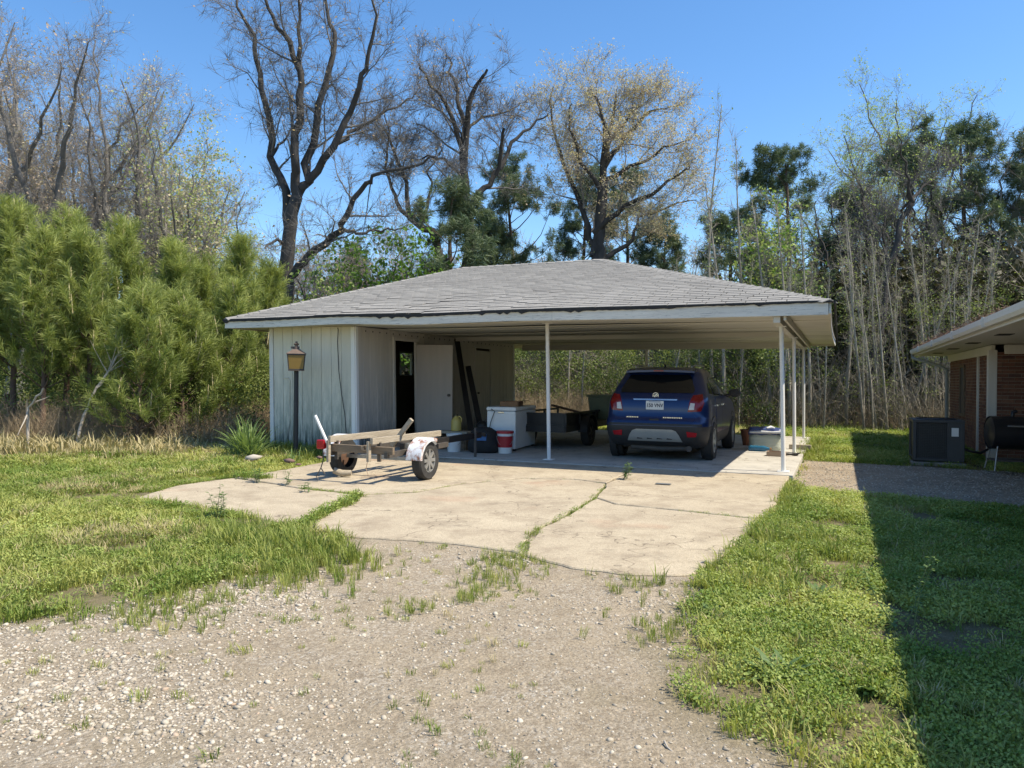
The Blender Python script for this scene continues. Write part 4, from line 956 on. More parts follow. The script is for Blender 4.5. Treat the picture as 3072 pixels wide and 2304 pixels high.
# ------------------------------------------------------------------ chest freezer and the clutter round it
fz = empty('chest_freezer', LW(-5.24, 1.75, .1), ROT+R(5), 'old white chest freezer standing under the carport roof', 'freezer')
MB().box((0, 0, .40), (.58, 1.35, .72)).build('cabinet', M['whitepaint'], fz, bevel=.015)
MB().box((0, 0, .805), (.60, 1.37, .075)).build('lid', M['whitepaint'], fz, bevel=.018)
for x, y in ((-.25, -.6), (.25, -.6), (-.25, .6), (.25, .6)): MB().box((x, y, .02), (.05, .05, .04)).build('foot', M['plasticblack'], fz)
MB().box((0, -.684, .74), (.12, .02, .03)).build('handle', M['chrome'], fz, bevel=.005)
MB().tube([(-.20, -.69, .80), (-.12, -.71, .76), (-.20, -.71, .55), (-.24, -.70, .35)], .008, 6).build('power_cord', M['plasticblack'], fz)
bt = empty('cardboard_tray', LW(-5.20, 1.62, .945), ROT+R(14), 'shallow brown cardboard tray lying on the freezer lid', 'box')
mcb = simple('brown_cardboard', (.27, .15, .075), (.20, .11, .06), .9, 6)
mb = MB(); mb.box((0, 0, .008), (.36, .62, .012)); mb.build('base', mcb, bt)
mb = MB(); mb.bar((-.18, -.31, .05), (-.18, .31, .05), .008, .09); mb.bar((.18, -.31, .05), (.18, .31, .05), .008, .09); mb.bar((-.17, -.31, .05), (.17, -.31, .05), .008, .09); mb.bar((-.17, .31, .05), (.17, .31, .05), .008, .09); mb.bar((.19, -.33, .11), (.26, .30, .10), .10, .008); mb.build('sides', mcb, bt)
def bucket(name, loc, h_, r0, r1, label, m_body, m_lid=None, band=None):
    e = empty(name, loc, 0, label, 'bucket')
    MB().lathe([(0, 0), (r0, 0), (r1, h_*.96), (r1*1.05, h_*.96), (r1*1.05, h_), (r1*.95, h_), (r0*.93, .02), (0, .02)], 24).build('body', m_body, e, smooth=40)
    if band: MB().lathe([(r0+(r1-r0)*band[0]+.002, h_*band[0]), (r0+(r1-r0)*band[1]+.002, h_*band[1])], 24).build('label', band[2], e, smooth=40)
    if m_lid: MB().lathe([(r1*1.08, h_-.03), (r1*1.08, h_+.015), (0, h_+.02)], 24).build('lid', m_lid, e, smooth=40)
    mb = MB(); mb.tube([(r1*math.cos(a_)*1.06, -r1*.35-abs(math.sin(a_))*.06, h_*.82-math.sin(a_)*h_*.50) for a_ in np.linspace(0, math.pi, 9)], .004, 5); mb.build('handle', M['galv'], e); return e
mred = simple('red_print', (.40, .02, .03), (.33, .018, .025), .45, 6); mwb = simple('white_bucket_plastic', (.70, .70, .68), (.62, .62, .60), .45, 6)
bucket('bucket', LW(-4.94, .72, .1), .40, .125, .15, 'white and red lidded bucket against the freezer', mwb, mred, (.28, .80, mred))
bucket('bucket', LW(-5.92, .55, .1), .34, .12, .145, 'dirty open white bucket under the boat trailer tongue', mwb)
bench = empty('low_bench', LW(-6.12, 1.0, .1), ROT, 'low wooden bench holding a yellow jug', 'bench')
MB().box((0, 0, .335), (.66, .34, .045)).build('seat', M['oldwood'], bench, bevel=.004)
for x in (-.28, .28): MB().box((x, 0, .157), (.05, .30, .312)).build('leg', M['oldwood2'], bench)
jg = empty('plastic_jug', LW(-6.10, .98, .458), ROT+R(20), 'yellow plastic jug standing on a low bench', 'jug')
mj = simple('yellow_jug_plastic', (.52, .40, .10), (.44, .34, .09), .45, 5)
MB().lathe([(0, 0), (.085, 0), (.10, .015), (.10, .19), (.085, .235), (.04, .27), (.03, .285), (.03, .305), (0, .305)], 20).build('body', mj, jg, smooth=35)
MB().tube([(.03, 0, .275), (.075, 0, .285), (.105, 0, .25), (.10, 0, .17)], .014, 8).build('handle', mj, jg, smooth=50)
MB().lathe([(.034, .295), (.034, .325), (0, .325)], 14).build('cap', simple('dark_jug_cap', (.10, .07, .03), None, .5), jg, smooth=40)
# black bulging bag with a blue patch
bgm = NT('black_bag_cloth'); bgm.color((.014, .014, .015)); bgm.set(Roughness=.75); bgm.bump(bgm.noise(bgm.pos(), 14, 4), .6, .03)
bb = empty('black_bag', LW(-5.36, .66, .1), ROT, 'bulging black bag with a blue patch leaning on the freezer', 'bag')
prof = [(0, 0), (.24, 0), (.30, .04), (.31, .16), (.29, .30), (.24, .40), (.15, .46), (.05, .485), (0, .49)]
mb = MB().lathe(prof, 28); mb.xform(lambda p: Vector((p.x*(1+.08*math.sin(p.z*17)+.06*math.sin(math.atan2(p.y, p.x)*5)), p.y*.75*(1+.05*math.sin(math.atan2(p.y, p.x)*7+p.z*9)), p.z))); mb.build('body', bgm.m, bb, smooth=60)
mb = MB(); vs_ = []; fs_ = []
for i in range(7):
    for j in range(5):
        x = -.06+.22*i/6; z = .24+.12*j/4; vs_.append((x, -.255-.0+(x-.02)**2*1.6+(z-.2)*.15, z))
for i in range(6):
    for j in range(4): q = i*5+j; fs_.append((q, q+5, q+6, q+1))
mb.add(vs_, fs_).build('patch', simple('blue_patch', (.03, .10, .28), (.05, .16, .36), .6, 40), bb, smooth=60)
# two long dark rails leaning on the shed wall
for i, (b_, t_, lab) in enumerate(((LW(-6.10, 1.75, .12), LW(-7.42, 3.55, 2.40), 'longer of two dark steel rails leaning against the shed wall'), (LW(-5.95, 1.95, .12), LW(-6.95, 3.20, 1.75), 'shorter of two dark steel rails leaning against the shed wall'))):
    d = t_-b_; o = MB().bar((0, 0, 0), d, .06, .12, up=(1, 0, 0)).build('leaning_rail', M['blackmetal'], loc=b_); tag(o, lab, 'rail')
# small pump-like engine and stand between bench and freezer
pm = empty('old_engine', LW(-5.75, 1.45, .1), ROT+R(20), 'dark grimy small engine on a stand among the clutter', 'engine')
MB().box((0, 0, .28), (.34, .26, .04)).build('stand_top', M['darkmetal'], pm)
for x, y in ((-.14, -.1), (.14, -.1), (-.14, .1), (.14, .1)): MB().bar((x, y, 0), (x, y, .27), .03, .03).build('leg', M['darkmetal'], pm)
MB().lathe([(0, 0), (.12, 0), (.13, .03), (.13, .16), (.10, .2), (.06, .24), (0, .25)], 18, Matrix.Translation((0, 0, .30))).build('housing', M['blackmetal'], pm, smooth=40)
MB().tube([(.05, 0, .50), (.10, 0, .62), (.16, -.03, .66)], .03, 10).build('muffler', M['darkmetal'], pm, smooth=40)

# ------------------------------------------------------------------ things at the right edge of the slab
ba = empty('wrapped_bale', LW(-.58, 3.80, .1), ROT+R(6), 'white plastic wrapped bale at the slab edge', 'bale')
mpl = simple('milky_plastic_wrap', (.55, .57, .48), (.44, .47, .38), .35, 4, stretch=(1, 1, 9), bump=.6, bsc=9)
mb = MB().lathe([(0, 0), (.30, 0), (.335, .03), (.335, .27), (.30, .31), (0, .31)], 4, Matrix.Rotation(R(45), 4, 'Z')); 
mb = MB(); n = 32; vs_ = []; fs_ = []
for j, (k, z) in enumerate(((.94, 0), (1, .03), (1.02, .10), (.99, .15), (1.02, .22), (1., .29), (.92, .32))):
    for i in range(n):
        a_ = 2*math.pi*i/n; c, s_ = math.cos(a_), math.sin(a_); q = (abs(c)**6+abs(s_)**6)**(-1/6); vs_.append((.31*q*c*k, .22*q*s_*k, z+.008*math.sin(a_*9)))
for j in range(6):
    for i in range(n): q = (i+1) % n; fs_.append((j*n+i, j*n+q, j*n+n+q, j*n+n+i))
fs_ += [tuple(range(6*n, 7*n))]; mb.add(vs_, fs_).build('wrap', mpl, ba, smooth=50)
tp = empty('blue_tarp', LW(-.58, 3.80, .425), ROT+R(6), 'crumpled dark blue tarp with white lining on top of the bale', 'tarp')
rg = np.random.RandomState(6); mb = MB(); vs_ = []; fs_ = []; m_ = 14
for i in range(m_):
    for j in range(m_):
        x = -.35+.70*i/(m_-1); y = -.26+.52*j/(m_-1); e = max(abs(x)/.35, abs(y)/.26); z = .05+.06*float(fbm(np.array(x*3), np.array(y*3), .5, 3))*2-.11*max(0, e-.86)/.14; vs_.append((x*(1-.06*max(0, e-.86)/.14), y, z))
for i in range(m_-1):
    for j in range(m_-1): q = i*m_+j; fs_.append((q, q+m_, q+m_+1, q+1))
mtp = simple('blue_tarp_cloth', (.035, .06, .20), (.05, .075, .17), .45, 4); mtw = simple('white_tarp_lining', (.62, .63, .64), None, .5)
mb.add(vs_, fs_); sh = mb.build('sheet', mtp, tp, smooth=70); so2 = sh.modifiers.new('thick', 'SOLIDIFY'); so2.thickness = .006
mb = MB(); mb.tube([(-.30, -.245, .035), (-.1, -.262, .045), (.12, -.262, .04), (.31, -.25, .05)], [.022, .03, .022, .03], 10); mb.tube([(.02, -.10, .11), (.10, -.06, .13), (.17, 0, .11)], [.02, .035, .02], 8); mb.build('lining', mtw, tp, smooth=60)
bo = empty('water_bottle', LW(-.66, 3.36, .155), ROT, 'big blue plastic bottle lying in front of the bale', 'bottle')
mbo = NT('blue_translucent_plastic'); mbo.color((.05, .22, .38)); mbo.set(Roughness=.15); mbo.p.inputs['Transmission Weight'].default_value = .5
MB().lathe([(0, -.20), (.05, -.195), (.06, -.15), (.055, -.10), (.06, -.05), (.055, 0), (.06, .05), (.058, .10), (.03, .17), (.02, .21)], 20, Matrix.Rotation(R(90), 4, 'Y')).build('body', mbo.m, bo, smooth=60)
MB().lathe([(.024, .20), (.024, .235), (0, .235)], 14, Matrix.Rotation(R(90), 4, 'Y')).build('cap', simple('brown_bottle_cap', (.30, .16, .06), None, .5), bo, smooth=40)
ct = empty('shallow_box', LW(-.28, 2.52, .1), ROT+R(-6), 'small open cardboard box beside the middle right post', 'box')
mb = MB(); mb.box((0, 0, .006), (.30, .22, .012)); mb.build('base', mcb, ct)
mct = simple('faded_cardboard', (.42, .30, .20), (.36, .26, .18), .9, 6); mb = MB(); mb.bar((-.15, -.11, .045), (.15, -.11, .045), .008, .08); mb.bar((-.15, .11, .045), (.15, .11, .045), .008, .08); mb.bar((-.15, -.106, .045), (-.15, .106, .045), .008, .08); mb.bar((.15, -.106, .045), (.15, .106, .045), .008, .08); mb.build('sides', mct, ct)
cc = MB()
for k in range(4): cc.tube([(.10*math.cos(a_)*(1+.15*k+.1*math.sin(a_*3+k)), .08*math.sin(a_)*(1+.1*k), .012+.012*k+.01*math.sin(a_*2+k)) for a_ in np.linspace(0, 6.2, 18)], .008, 6)
tag(cc.build('coiled_cord', simple('dark_grey_cord', (.06, .055, .05), None, .7), loc=LW(-.02, 2.74, .1)), 'dark coil of cord at the foot of the middle right post', 'cord')
tag(MB().box((0, 0, .05), (.42, .12, .09)).build('timber_block', M['oldwood'], loc=LW(.06, 4.2, .1), rot=(0, 0, ROT), bevel=.005), 'short timber block lying at the slab edge behind the posts', 'timber')
pt = empty('flower_pot', LW(-1.0, 4.75, .1), 0, 'brown plant pot with dead stalks behind the bale', 'plant pot')
MB().lathe([(0, 0), (.12, 0), (.165, .30), (.175, .30), (.175, .34), (.155, .34), (.11, .03), (0, .03)], 24).build('pot', simple('terracotta_brown', (.26, .11, .06), (.20, .085, .05), .8, 6), pt, smooth=40)
MB().lathe([(0, .28), (.15, .28)], 16).build('soil', simple('dark_potting_soil', (.05, .035, .025), None, .95), pt)
rg = random.Random(4); mb = MB()
for k in range(26):
    a_ = rg.uniform(0, 6.28); r_ = rg.uniform(0, .1); h_ = rg.uniform(.12, .42); mb.tube([(r_*math.cos(a_), r_*math.sin(a_), .28), (r_*1.5*math.cos(a_), r_*1.5*math.sin(a_), .28+h_*.6), (r_*2.4*math.cos(a_)+rg.uniform(-.05, .05), r_*2.4*math.sin(a_), .28+h_)], [.004, .003, .002], 4, False)
mb.build('stalks', simple('dead_stalk', (.26, .16, .08), (.18, .11, .06), .9, 20), pt)
tag(MB().box((0, 0, .004), (.20, .10, .006)).build('metal_plate', simple('dull_grey_metal', (.17, .18, .18), (.13, .14, .14), .5, 8), loc=gp(1990, 1452, .085)+Vector((0, 0, .0)), rot=(0, 0, ROT), bevel=.001), 'small flat grey metal plate lying on the apron', 'plate')

# ------------------------------------------------------------------ lamp post
lp = empty('lamp_post', LW(-8.45, -.9, 0), ROT+R(38), 'black post with a square amber glass lantern in front of the shed', 'lamp post')
mbl = simple('flaking_black_paint', (.022, .022, .024), (.035, .034, .034), .6, 5, stretch=(3, 3, .8), dirt=((.28, .26, .26), .64))
MB().tube([(0, 0, 0), (0, 0, 1.60)], [.045, .042], 16).build('pole', mbl, lp, smooth=40)
mlc = simple('tarnished_copper', (.15, .105, .08), (.11, .08, .062), .55, 8, dirt=((.10, .12, .09), .6))
mb = MB(); W0, W1 = .13, .155
vs_ = [(sx*W0, sy*W0, 1.625) for sx, sy in ((-1, -1), (1, -1), (1, 1), (-1, 1))]+[(sx*W1, sy*W1, 1.90) for sx, sy in ((-1, -1), (1, -1), (1, 1), (-1, 1))]
fr = MB()
for i in range(4): fr.bar(vs_[i], vs_[4+i], .018, .018); fr.bar(vs_[i], vs_[(i+1) % 4], .022, .022); fr.bar(vs_[4+i], vs_[4+(i+1) % 4], .024, .024)
lan = fr.build('lantern', mbl, lp)
mam = NT('amber_glass'); mam.color((.30, .19, .045)); mam.set(Roughness=.35); mam.p.inputs['Transmission Weight'].default_value = .35
for i in range(4):
    j = (i+1) % 4; q = MB(); P_ = [Vector(vs_[i]), Vector(vs_[j]), Vector(vs_[4+j]), Vector(vs_[4+i])]; nn = (P_[1]-P_[0]).cross(P_[3]-P_[0]).normalized()*.002
    q.add([p*1+nn for p in P_]+[p-nn for p in P_], [(0, 1, 2, 3), (7, 6, 5, 4), (0, 4, 5, 1), (1, 5, 6, 2), (2, 6, 7, 3), (3, 7, 4, 0)]); q.build('pane', mam.m, lan)
mb = MB(); mb.lathe([(.0, 1.60), (.20, 1.602), (.205, 1.615), (.18, 1.622), (0, 1.622)], 4, Matrix.Rotation(R(45), 4, 'Z')); mb.build('base', mlc, lan)
mb = MB(); mb.lathe([(.24, 1.905), (.25, 1.915), (.24, 1.925), (.11, 1.985), (.10, 2.0), (0, 2.0)], 4, Matrix.Rotation(R(45), 4, 'Z')); mb.build('cap', mlc, lan)
mb = MB(); mb.lathe([(.055, 2.0), (.055, 2.05), (.03, 2.055), (.03, 2.075), (.045, 2.085), (.05, 2.10), (.02, 2.115), (.024, 2.14), (0, 2.15)], 14); mb.build('finial', mlc, lan, smooth=40)
mb = MB(); mb.bar((-.10, 0, 2.03), (.0, 0, 2.03), .04, .04); mb.build('bracket', mbl, lan)
tag(MB().tube([(0, 0, 0), (.01, 0, 1.05)], [.05, .05], 12).build('rusty_post', M['rust'], loc=gp(20, 1318, 0), smooth=40), 'rusty steel pipe post at the left edge of the yard', 'post')
# ------------------------------------------------------------------ trees
def perp(d, rng):
    v = rng.normal(size=3); v -= d*v.dot(d); return v/(np.linalg.norm(v)+1e-9)
def limb_path(p, d, L, n, rng, wob=.16, up=.05):
    P = [p]; st = L/n
    for i in range(n):
        d = d+rng.normal(0, wob, 3)+np.array([0, 0, up]); d /= np.linalg.norm(d); p = p+d*st; P.append(p)
    return np.array(P)
def grow(items, P, rr, lev, rng, cfg):
    items.append((P, rr, (9 if rr[0] > .12 else 6 if rr[0] > .04 else 4) if lev else 10))
    if lev >= cfg['lev']: return
    seg = np.linalg.norm(np.diff(P, axis=0), axis=1); L = seg.sum(); cum = np.concatenate([[0], np.cumsum(seg)])/L
    n = max(2, int(L*(1-cfg['start'][lev])/cfg['sp'][lev]))
    for i in range(n):
        t = cfg['start'][lev]+(1-cfg['start'][lev])*(i+rng.rand())/n; k = min(np.searchsorted(cum, t, 'right')-1, len(P)-2); f = (t-cum[k])/(cum[k+1]-cum[k]+1e-9)
        p = P[k]*(1-f)+P[k+1]*f; r0 = rr[k]*(1-f)+rr[k+1]*f; d = (P[k+1]-P[k]); d = d/np.linalg.norm(d)
        cr = max(r0*rng.uniform(.22, .42), cfg['rmin']); cl = cfg['len']*cr**.55*rng.uniform(.65, 1.25)
        if cr*1.3 > r0 and lev > 0: cr = r0*.7
        a = rng.uniform(.5, 1.05); dd = d*math.cos(a)+perp(d, rng)*math.sin(a); dd[2] += cfg['up']; dd /= np.linalg.norm(dd)
        ns = 4 if cr < .02 else 6
        C = limb_path(p, dd, cl, ns, rng, cfg['wob'], cfg['trop'])
        grow(items, C, np.linspace(cr, max(cr*.3, .003), ns+1), lev+1, rng, cfg)
OAK = dict(lev=3, sp=[.44, .42, .36], start=[.12, .15, .15], len=11.0, rmin=.006, up=.10, wob=.19, trop=.03)
def twigs(items, n, rng, L=(.25, .7), r=.0045, up=.08):
    src = [it for it in items if it[1][-1] < .02]; w = np.array([np.linalg.norm(it[0][-1]-it[0][0]) for it in src]); w = w/w.sum()
    ch = rng.choice(len(src), n, p=w); t = rng.rand(n)**.7; out = np.empty((n, 3, 3))
    for i, c in enumerate(ch):
        P = src[c][0]; k = min(int(t[i]*(len(P)-1)), len(P)-2); f = t[i]*(len(P)-1)-k; out[i, 0] = P[k]*(1-f)+P[k+1]*f; out[i, 1] = P[k+1]-P[k]
    d = out[:, 1]/(np.linalg.norm(out[:, 1], axis=1, keepdims=True)+1e-9)
    d = d*.9+rng.normal(0, .6, (n, 3)); d[:, 2] += up; d /= np.linalg.norm(d, axis=1, keepdims=True); ll = rng.uniform(L[0], L[1], n)[:, None]
    d2 = d+rng.normal(0, .35, (n, 3)); d2 /= np.linalg.norm(d2, axis=1, keepdims=True)
    out[:, 1] = out[:, 0]+d*ll*.5; out[:, 2] = out[:, 1]+d2*ll*.5
    return out, np.tile(np.array([r, r*.75, r*.35]), (n, 1))
def mesh_cat(name, parts, mats, smooth=True):
    Vs, Fs, n = [], [], 0
    for V, Fq in parts: Vs.append(V); Fs.append(Fq+n); n += len(V)
    return np_mesh(name, np.concatenate(Vs), np.concatenate(Fs), mats, smooth)
def leaf_quads(C, size, rng, flat=.6):
    n = len(C); a = rng.normal(size=(n, 3)); a /= np.linalg.norm(a, axis=1, keepdims=True); b = rng.normal(size=(n, 3)); b -= a*(a*b).sum(1, keepdims=True); b /= np.linalg.norm(b, axis=1, keepdims=True)
    s = (size*rng.uniform(.6, 1.4, n))[:, None]; V = np.stack([C-a*s, C-b*s*flat, C+a*s, C+b*s*flat], 1).reshape(-1, 3)
    return V, np.arange(n*4).reshape(-1, 4)
def bare_tree(name, base, limbs, label, rng_seed, ntw=6000, leaves=0, leafmats=None, lsize=.05, bark='barkdark', twig='barkgrey', cfg=OAK, trunk_n=1, group=None, twr=.0045):
    """limbs: list of (points relative to base, r0, r1); the first trunk_n are the trunk"""
    rng = np.random.RandomState(rng_seed); root = empty(name, base, 0, label, 'tree', group); trunk = []; items = []
    for k, (P, r0, r1) in enumerate(limbs):
        P = np.array(P, float)
        # smooth the polyline and give it a natural wander
        t = np.linspace(0, len(P)-1, max(4, int((len(P)-1)*3)+1)); Q = np.stack([np.interp(t, np.arange(len(P)), P[:, j]) for j in range(3)], 1); Q[1:-1] += rng.normal(0, .05, Q[1:-1].shape)
        rr = np.interp(np.linspace(0, 1, len(Q)), [0, 1], [r0, r1])
        if k == 0: rr = rr*(1+.35*np.exp(-np.linspace(0, 1, len(Q))*9))
        if k < trunk_n: trunk.append((Q, rr, 12)); 
        else:
            trunk.append((Q, rr, 9)); sub = []
            c2 = dict(cfg); grow(sub, Q, rr, 0, rng, c2); items += sub[1:]
    link('trunk', tubes_mesh('trunk', trunk, M[bark]), root)
    big = [it for it in items if it[1][0] > .028]; small = [it for it in items if it[1][0] <= .028]
    tw, tr_ = twigs(items, ntw, rng)
    grp = {}
    for P, r, S in items: grp.setdefault((len(P), S), []).append((P, r))
    parts = [tube_batch(np.array([a for a, _ in L_]), np.array([b for _, b in L_]), k[1]) for k, L_ in grp.items()]
    ft = Vector(base).y > 28; V, Fq = tube_batch(tw[:, [0, 2]] if ft else tw, (tr_[:, [0, 2]] if ft else tr_)*(twr/.0045), 3); parts.append((V, Fq))
    cr = link('crown', mesh_cat('crown', parts, M[twig]), root)
    if leaves:
        for i, lm in enumerate(leafmats):
            n = leaves//len(leafmats); C = tw[rng.randint(0, len(tw), n), 2]+rng.normal(0, .05, (n, 3)); V, Fq = leaf_quads(C, lsize, rng)
            link('foliage', np_mesh('foliage', V, Fq, lm), root)
    return root
def limbs_px(base, Y, lst):
    """each limb: (list of photo pixels, depth offset at tip, r0, r1)"""
    out = []
    for pts, dy, r0, r1 in lst:
        n = len(pts); out.append(([tuple(at(u, v, Y+dy*i/(n-1))-base) for i, (u, v) in enumerate(pts)], r0*.84, r1*.8))
    return out
M['budgold'] = leafmat('golden_bud', (.54, .47, .31), (.64, .57, .41), inst=False, transl=.4)
M['budpink'] = leafmat('russet_bud', (.44, .32, .23), (.54, .42, .31), inst=False, transl=.4)
M['budgreen'] = leafmat('pale_green_bud', (.34, .44, .13), (.46, .52, .20), inst=False, transl=.4)
M['leafgreen'] = leafmat('fresh_green_leaf', (.10, .20, .035), (.16, .27, .05), inst=False, transl=.45)

# A: tall forked oak behind the shed
Y = 23.; bA = Vector((at(861, 820, Y).x, Y, 0))
limA = limbs_px(bA, Y, [
 ([(855, 1190), (860, 950), (861, 820), (871, 666), (891, 589)], 0, .30, .22),
 ([(866, 690), (853, 569), (820, 476), (799, 307), (768, 169), (758, 102), (717, 20), (690, -60)], 1.2, .17, .03),
 ([(891, 589), (881, 512), (891, 359), (907, 256), (871, 128), (830, 77), (799, 0), (780, -70)], -.8, .18, .03),
 ([(905, 262), (902, 128), (891, 0), (900, -90)], -1, .09, .02),
 ([(891, 589), (922, 543), (943, 384), (989, 205), (1004, 102), (973, 0), (985, -80)], .6, .18, .03),
 ([(922, 545), (999, 446), (1050, 328), (1090, 230), (1112, 150), (1130, 40), (1105, -50)], -1.4, .15, .025),
 ([(1012, 430), (1070, 390), (1140, 345), (1217, 304), (1260, 262)], 1.2, .08, .015),
 ([(866, 850), (900, 800), (948, 753), (1019, 681), (1055, 625), (1100, 553), (1119, 526), (1244, 494), (1310, 470)], -1.6, .17, .03),
 ([(1024, 686), (1076, 700), (1120, 700), (1184, 686), (1230, 690)], 1., .07, .015),
 ([(861, 735), (830, 720), (795, 745)], -.8, .08, .03),
 ([(815, 470), (840, 430), (870, 400), (880, 330)], 1, .06, .015)])
bare_tree('oak_tree', bA, limA, 'tall bare oak with dark forked trunk rising behind the shed', 11, 9000, 900, [M['budpink']], .04)
# B: crooked oak left of the roof peak
Y = 27.; bB = Vector((at(1401, 800, Y).x, Y, 0))
bare_tree('oak_tree', bB, limbs_px(bB, Y, [
 ([(1402, 1150), (1402, 800), (1401, 624), (1390, 515)], 0, .30, .2),
 ([(1390, 515), (1399, 380), (1374, 298), (1358, 217), (1345, 170)], .8, .15, .02),
 ([(1393, 500), (1407, 325), (1418, 271), (1440, 240), (1462, 208)], -.9, .14, .05),
 ([(1401, 650), (1434, 586), (1488, 526), (1542, 434), (1586, 374), (1645, 345)], .8, .16, .03),
 ([(1488, 526), (1505, 440), (1512, 385)], -.9, .10, .06),
 ([(1394, 470), (1336, 315), (1271, 217), (1255, 190)], -1.2, .11, .02),
 ([(1399, 400), (1450, 350), (1530, 335), (1560, 310)], 1.2, .07, .015),
 ([(1392, 540), (1340, 480), (1290, 470), (1240, 480)], 1.4, .09, .02)]), 'crooked bare oak with broken limbs left of the roof peak', 12, 6500, 900, [M['budpink']], .04)
# B2: leaning oak between A and B
Y = 28.; bB2 = Vector((at(1335, 790, Y).x, Y, 0))
bare_tree('oak_tree', bB2, limbs_px(bB2, Y, [
 ([(1345, 1150), (1335, 790), (1293, 700), (1228, 651)], 0, .22, .15),
 ([(1228, 651), (1217, 542), (1163, 407), (1120, 350)], .8, .12, .02), ([(1228, 651), (1180, 590), (1150, 500), (1165, 420), (1150, 330)], -.8, .10, .02),
 ([(1260, 675), (1290, 600), (1290, 520), (1330, 440)], 1., .09, .02)]), 'dark leaning bare oak between the forked oak and the crooked oak', 13, 5000, 500, [M['budpink']], .04)
# C: budding golden oak behind the roof peak
Y = 30.; bC = Vector((at(1797, 780, Y).x, Y, 0)); CC = dict(OAK); CC.update(sp=[.42, .38, .31], len=10.5)
bare_tree('oak_tree', bC, limbs_px(bC, Y, [
 ([(1797, 1150), (1797, 780), (1797, 705), (1808, 543)], 0, .34, .24),
 ([(1808, 543), (1825, 434), (1846, 320), (1852, 262)], .8, .16, .02), ([(1808, 550), (1814, 370), (1790, 300), (1768, 262)], -.8, .14, .02),
 ([(1778, 770), (1770, 689), (1721, 559), (1678, 461), (1651, 325), (1660, 260)], 1.2, .17, .02), ([(1781, 700), (1846, 640), (1949, 586), (2040, 520), (2070, 500)], -1.5, .15, .02),
 ([(1800, 790), (1850, 750), (1895, 721), (1911, 651), (2031, 607), (2090, 600)], 1.4, .14, .02), ([(1815, 500), (1880, 400), (1960, 330), (2010, 320)], 1.5, .12, .02),
 ([(1812, 540), (1900, 500), (1990, 440), (2070, 420)], -1.2, .11, .02), ([(1805, 580), (1740, 480), (1712, 380), (1715, 310)], -1.8, .12, .02), ([(1830, 420), (1900, 340), (1945, 300)], .9, .09, .02)]),
 'rounded budding oak with golden haze behind the roof peak', 14, 12000, 45000, [M['budgold'], M['budgold'], M['budpink']], .030, cfg=CC, twr=.0036, bark='barkdark', twig='twiglight')
# left-hand trees
def auto_tree(name, u, Y, h, r, seed, label, lean=0., forks=4, fork_at=.35, spread=.5, **kw):
    rng = np.random.RandomState(seed); b = Vector((at(u, 1150, Y).x, Y, 0)); fh = h*fork_at; top = np.array([lean*fh, rng.normal(0, .2), fh]); L_ = [([(0, 0, -.1), tuple(top*.5+np.array([rng.normal(0, .12), 0, 0])), tuple(top)], r, r*.72)]
    for i in range(forks):
        a = 2*math.pi*(i+rng.uniform(-.3, .3))/forks; sp = spread*rng.uniform(.6, 1.3) if i else spread*.25; d = np.array([math.cos(a)*sp+lean, math.sin(a)*sp, 1.]); d /= np.linalg.norm(d); hl = (h-fh)*rng.uniform(.8, 1.05)
        st = top*(1-.25*rng.rand()*(i > 0)); P = limb_path(st, d, hl, 6, rng, .12, .06); L_.append((P, r*rng.uniform(.4, .6), .018))
    kw.setdefault('cfg', dict(OAK, sp=[.50, .55, .48])); return bare_tree(name, b, L_, label, seed+50, **kw)
auto_tree('oak_tree', 40, 25., 14.5, .34, 21, 'big spreading bare oak at the left edge behind the young pines', lean=.10, forks=5, fork_at=.30, spread=.75, twig='twiglight', bark='barkgrey', twr=.0038, ntw=9000, leaves=3000, leafmats=[M['budpink'], M['budgold']], lsize=.04)
auto_tree('slender_tree', 330, 27., 13.5, .17, 22, 'tall straight slender bare tree with pale stem among the left oaks', forks=3, fork_at=.45, spread=.3, twig='twiglight', twr=.0038, ntw=4500, bark='barkgrey')
auto_tree('oak_tree', 455, 29., 12.5, .32, 23, 'many-stemmed bare oak fanning out above the middle young pines', lean=.02, forks=7, fork_at=.22, spread=.62, twig='twiglight', bark='barkgrey', twr=.0038, ntw=10000, leaves=3500, leafmats=[M['budgold'], M['budgreen']], lsize=.045)
auto_tree('oak_tree', 585, 30., 10.0, .26, 24, 'pale budding oak just left of the tall forked oak', lean=.06, forks=6, fork_at=.30, spread=.75, twig='twiglight', bark='barkgrey', twr=.0038, ntw=8000, leaves=9000, leafmats=[M['budgold'], M['budgreen']], lsize=.05)
auto_tree('oak_tree', 215, 30., 11.5, .25, 25, 'russet budding bare tree left of the slender pale stem', lean=-.05, forks=5, fork_at=.3, spread=.6, twig='twiglight', bark='barkgrey', twr=.0038, ntw=8000, leaves=4500, leafmats=[M['budpink'], M['budgold']], lsize=.045)
auto_tree('oak_tree', -130, 27., 14., .3, 26, 'bare tree whose limbs reach in from the left edge', lean=.16, forks=5, fork_at=.28, spread=.7, twig='twiglight', bark='barkgrey', twr=.0038, ntw=7000, leaves=2500, leafmats=[M['budpink']], lsize=.045)
auto_tree('oak_tree', 110, 31., 15.5, .30, 31, 'tallest bare tree of the left group, its top leaving the frame', lean=.03, forks=6, fork_at=.34, spread=.55, twig='twiglight', bark='barkgrey', twr=.0038, ntw=9000, leaves=5000, leafmats=[M['budpink'], M['budgold']], lsize=.04)
auto_tree('oak_tree', 300, 34., 14.5, .28, 32, 'far bare tree rising behind the slender pale stem', lean=0, forks=6, fork_at=.34, spread=.6, twig='twiglight', bark='barkgrey', twr=.0038, ntw=9000, leaves=6000, leafmats=[M['budpink'], M['budgold']], lsize=.045)
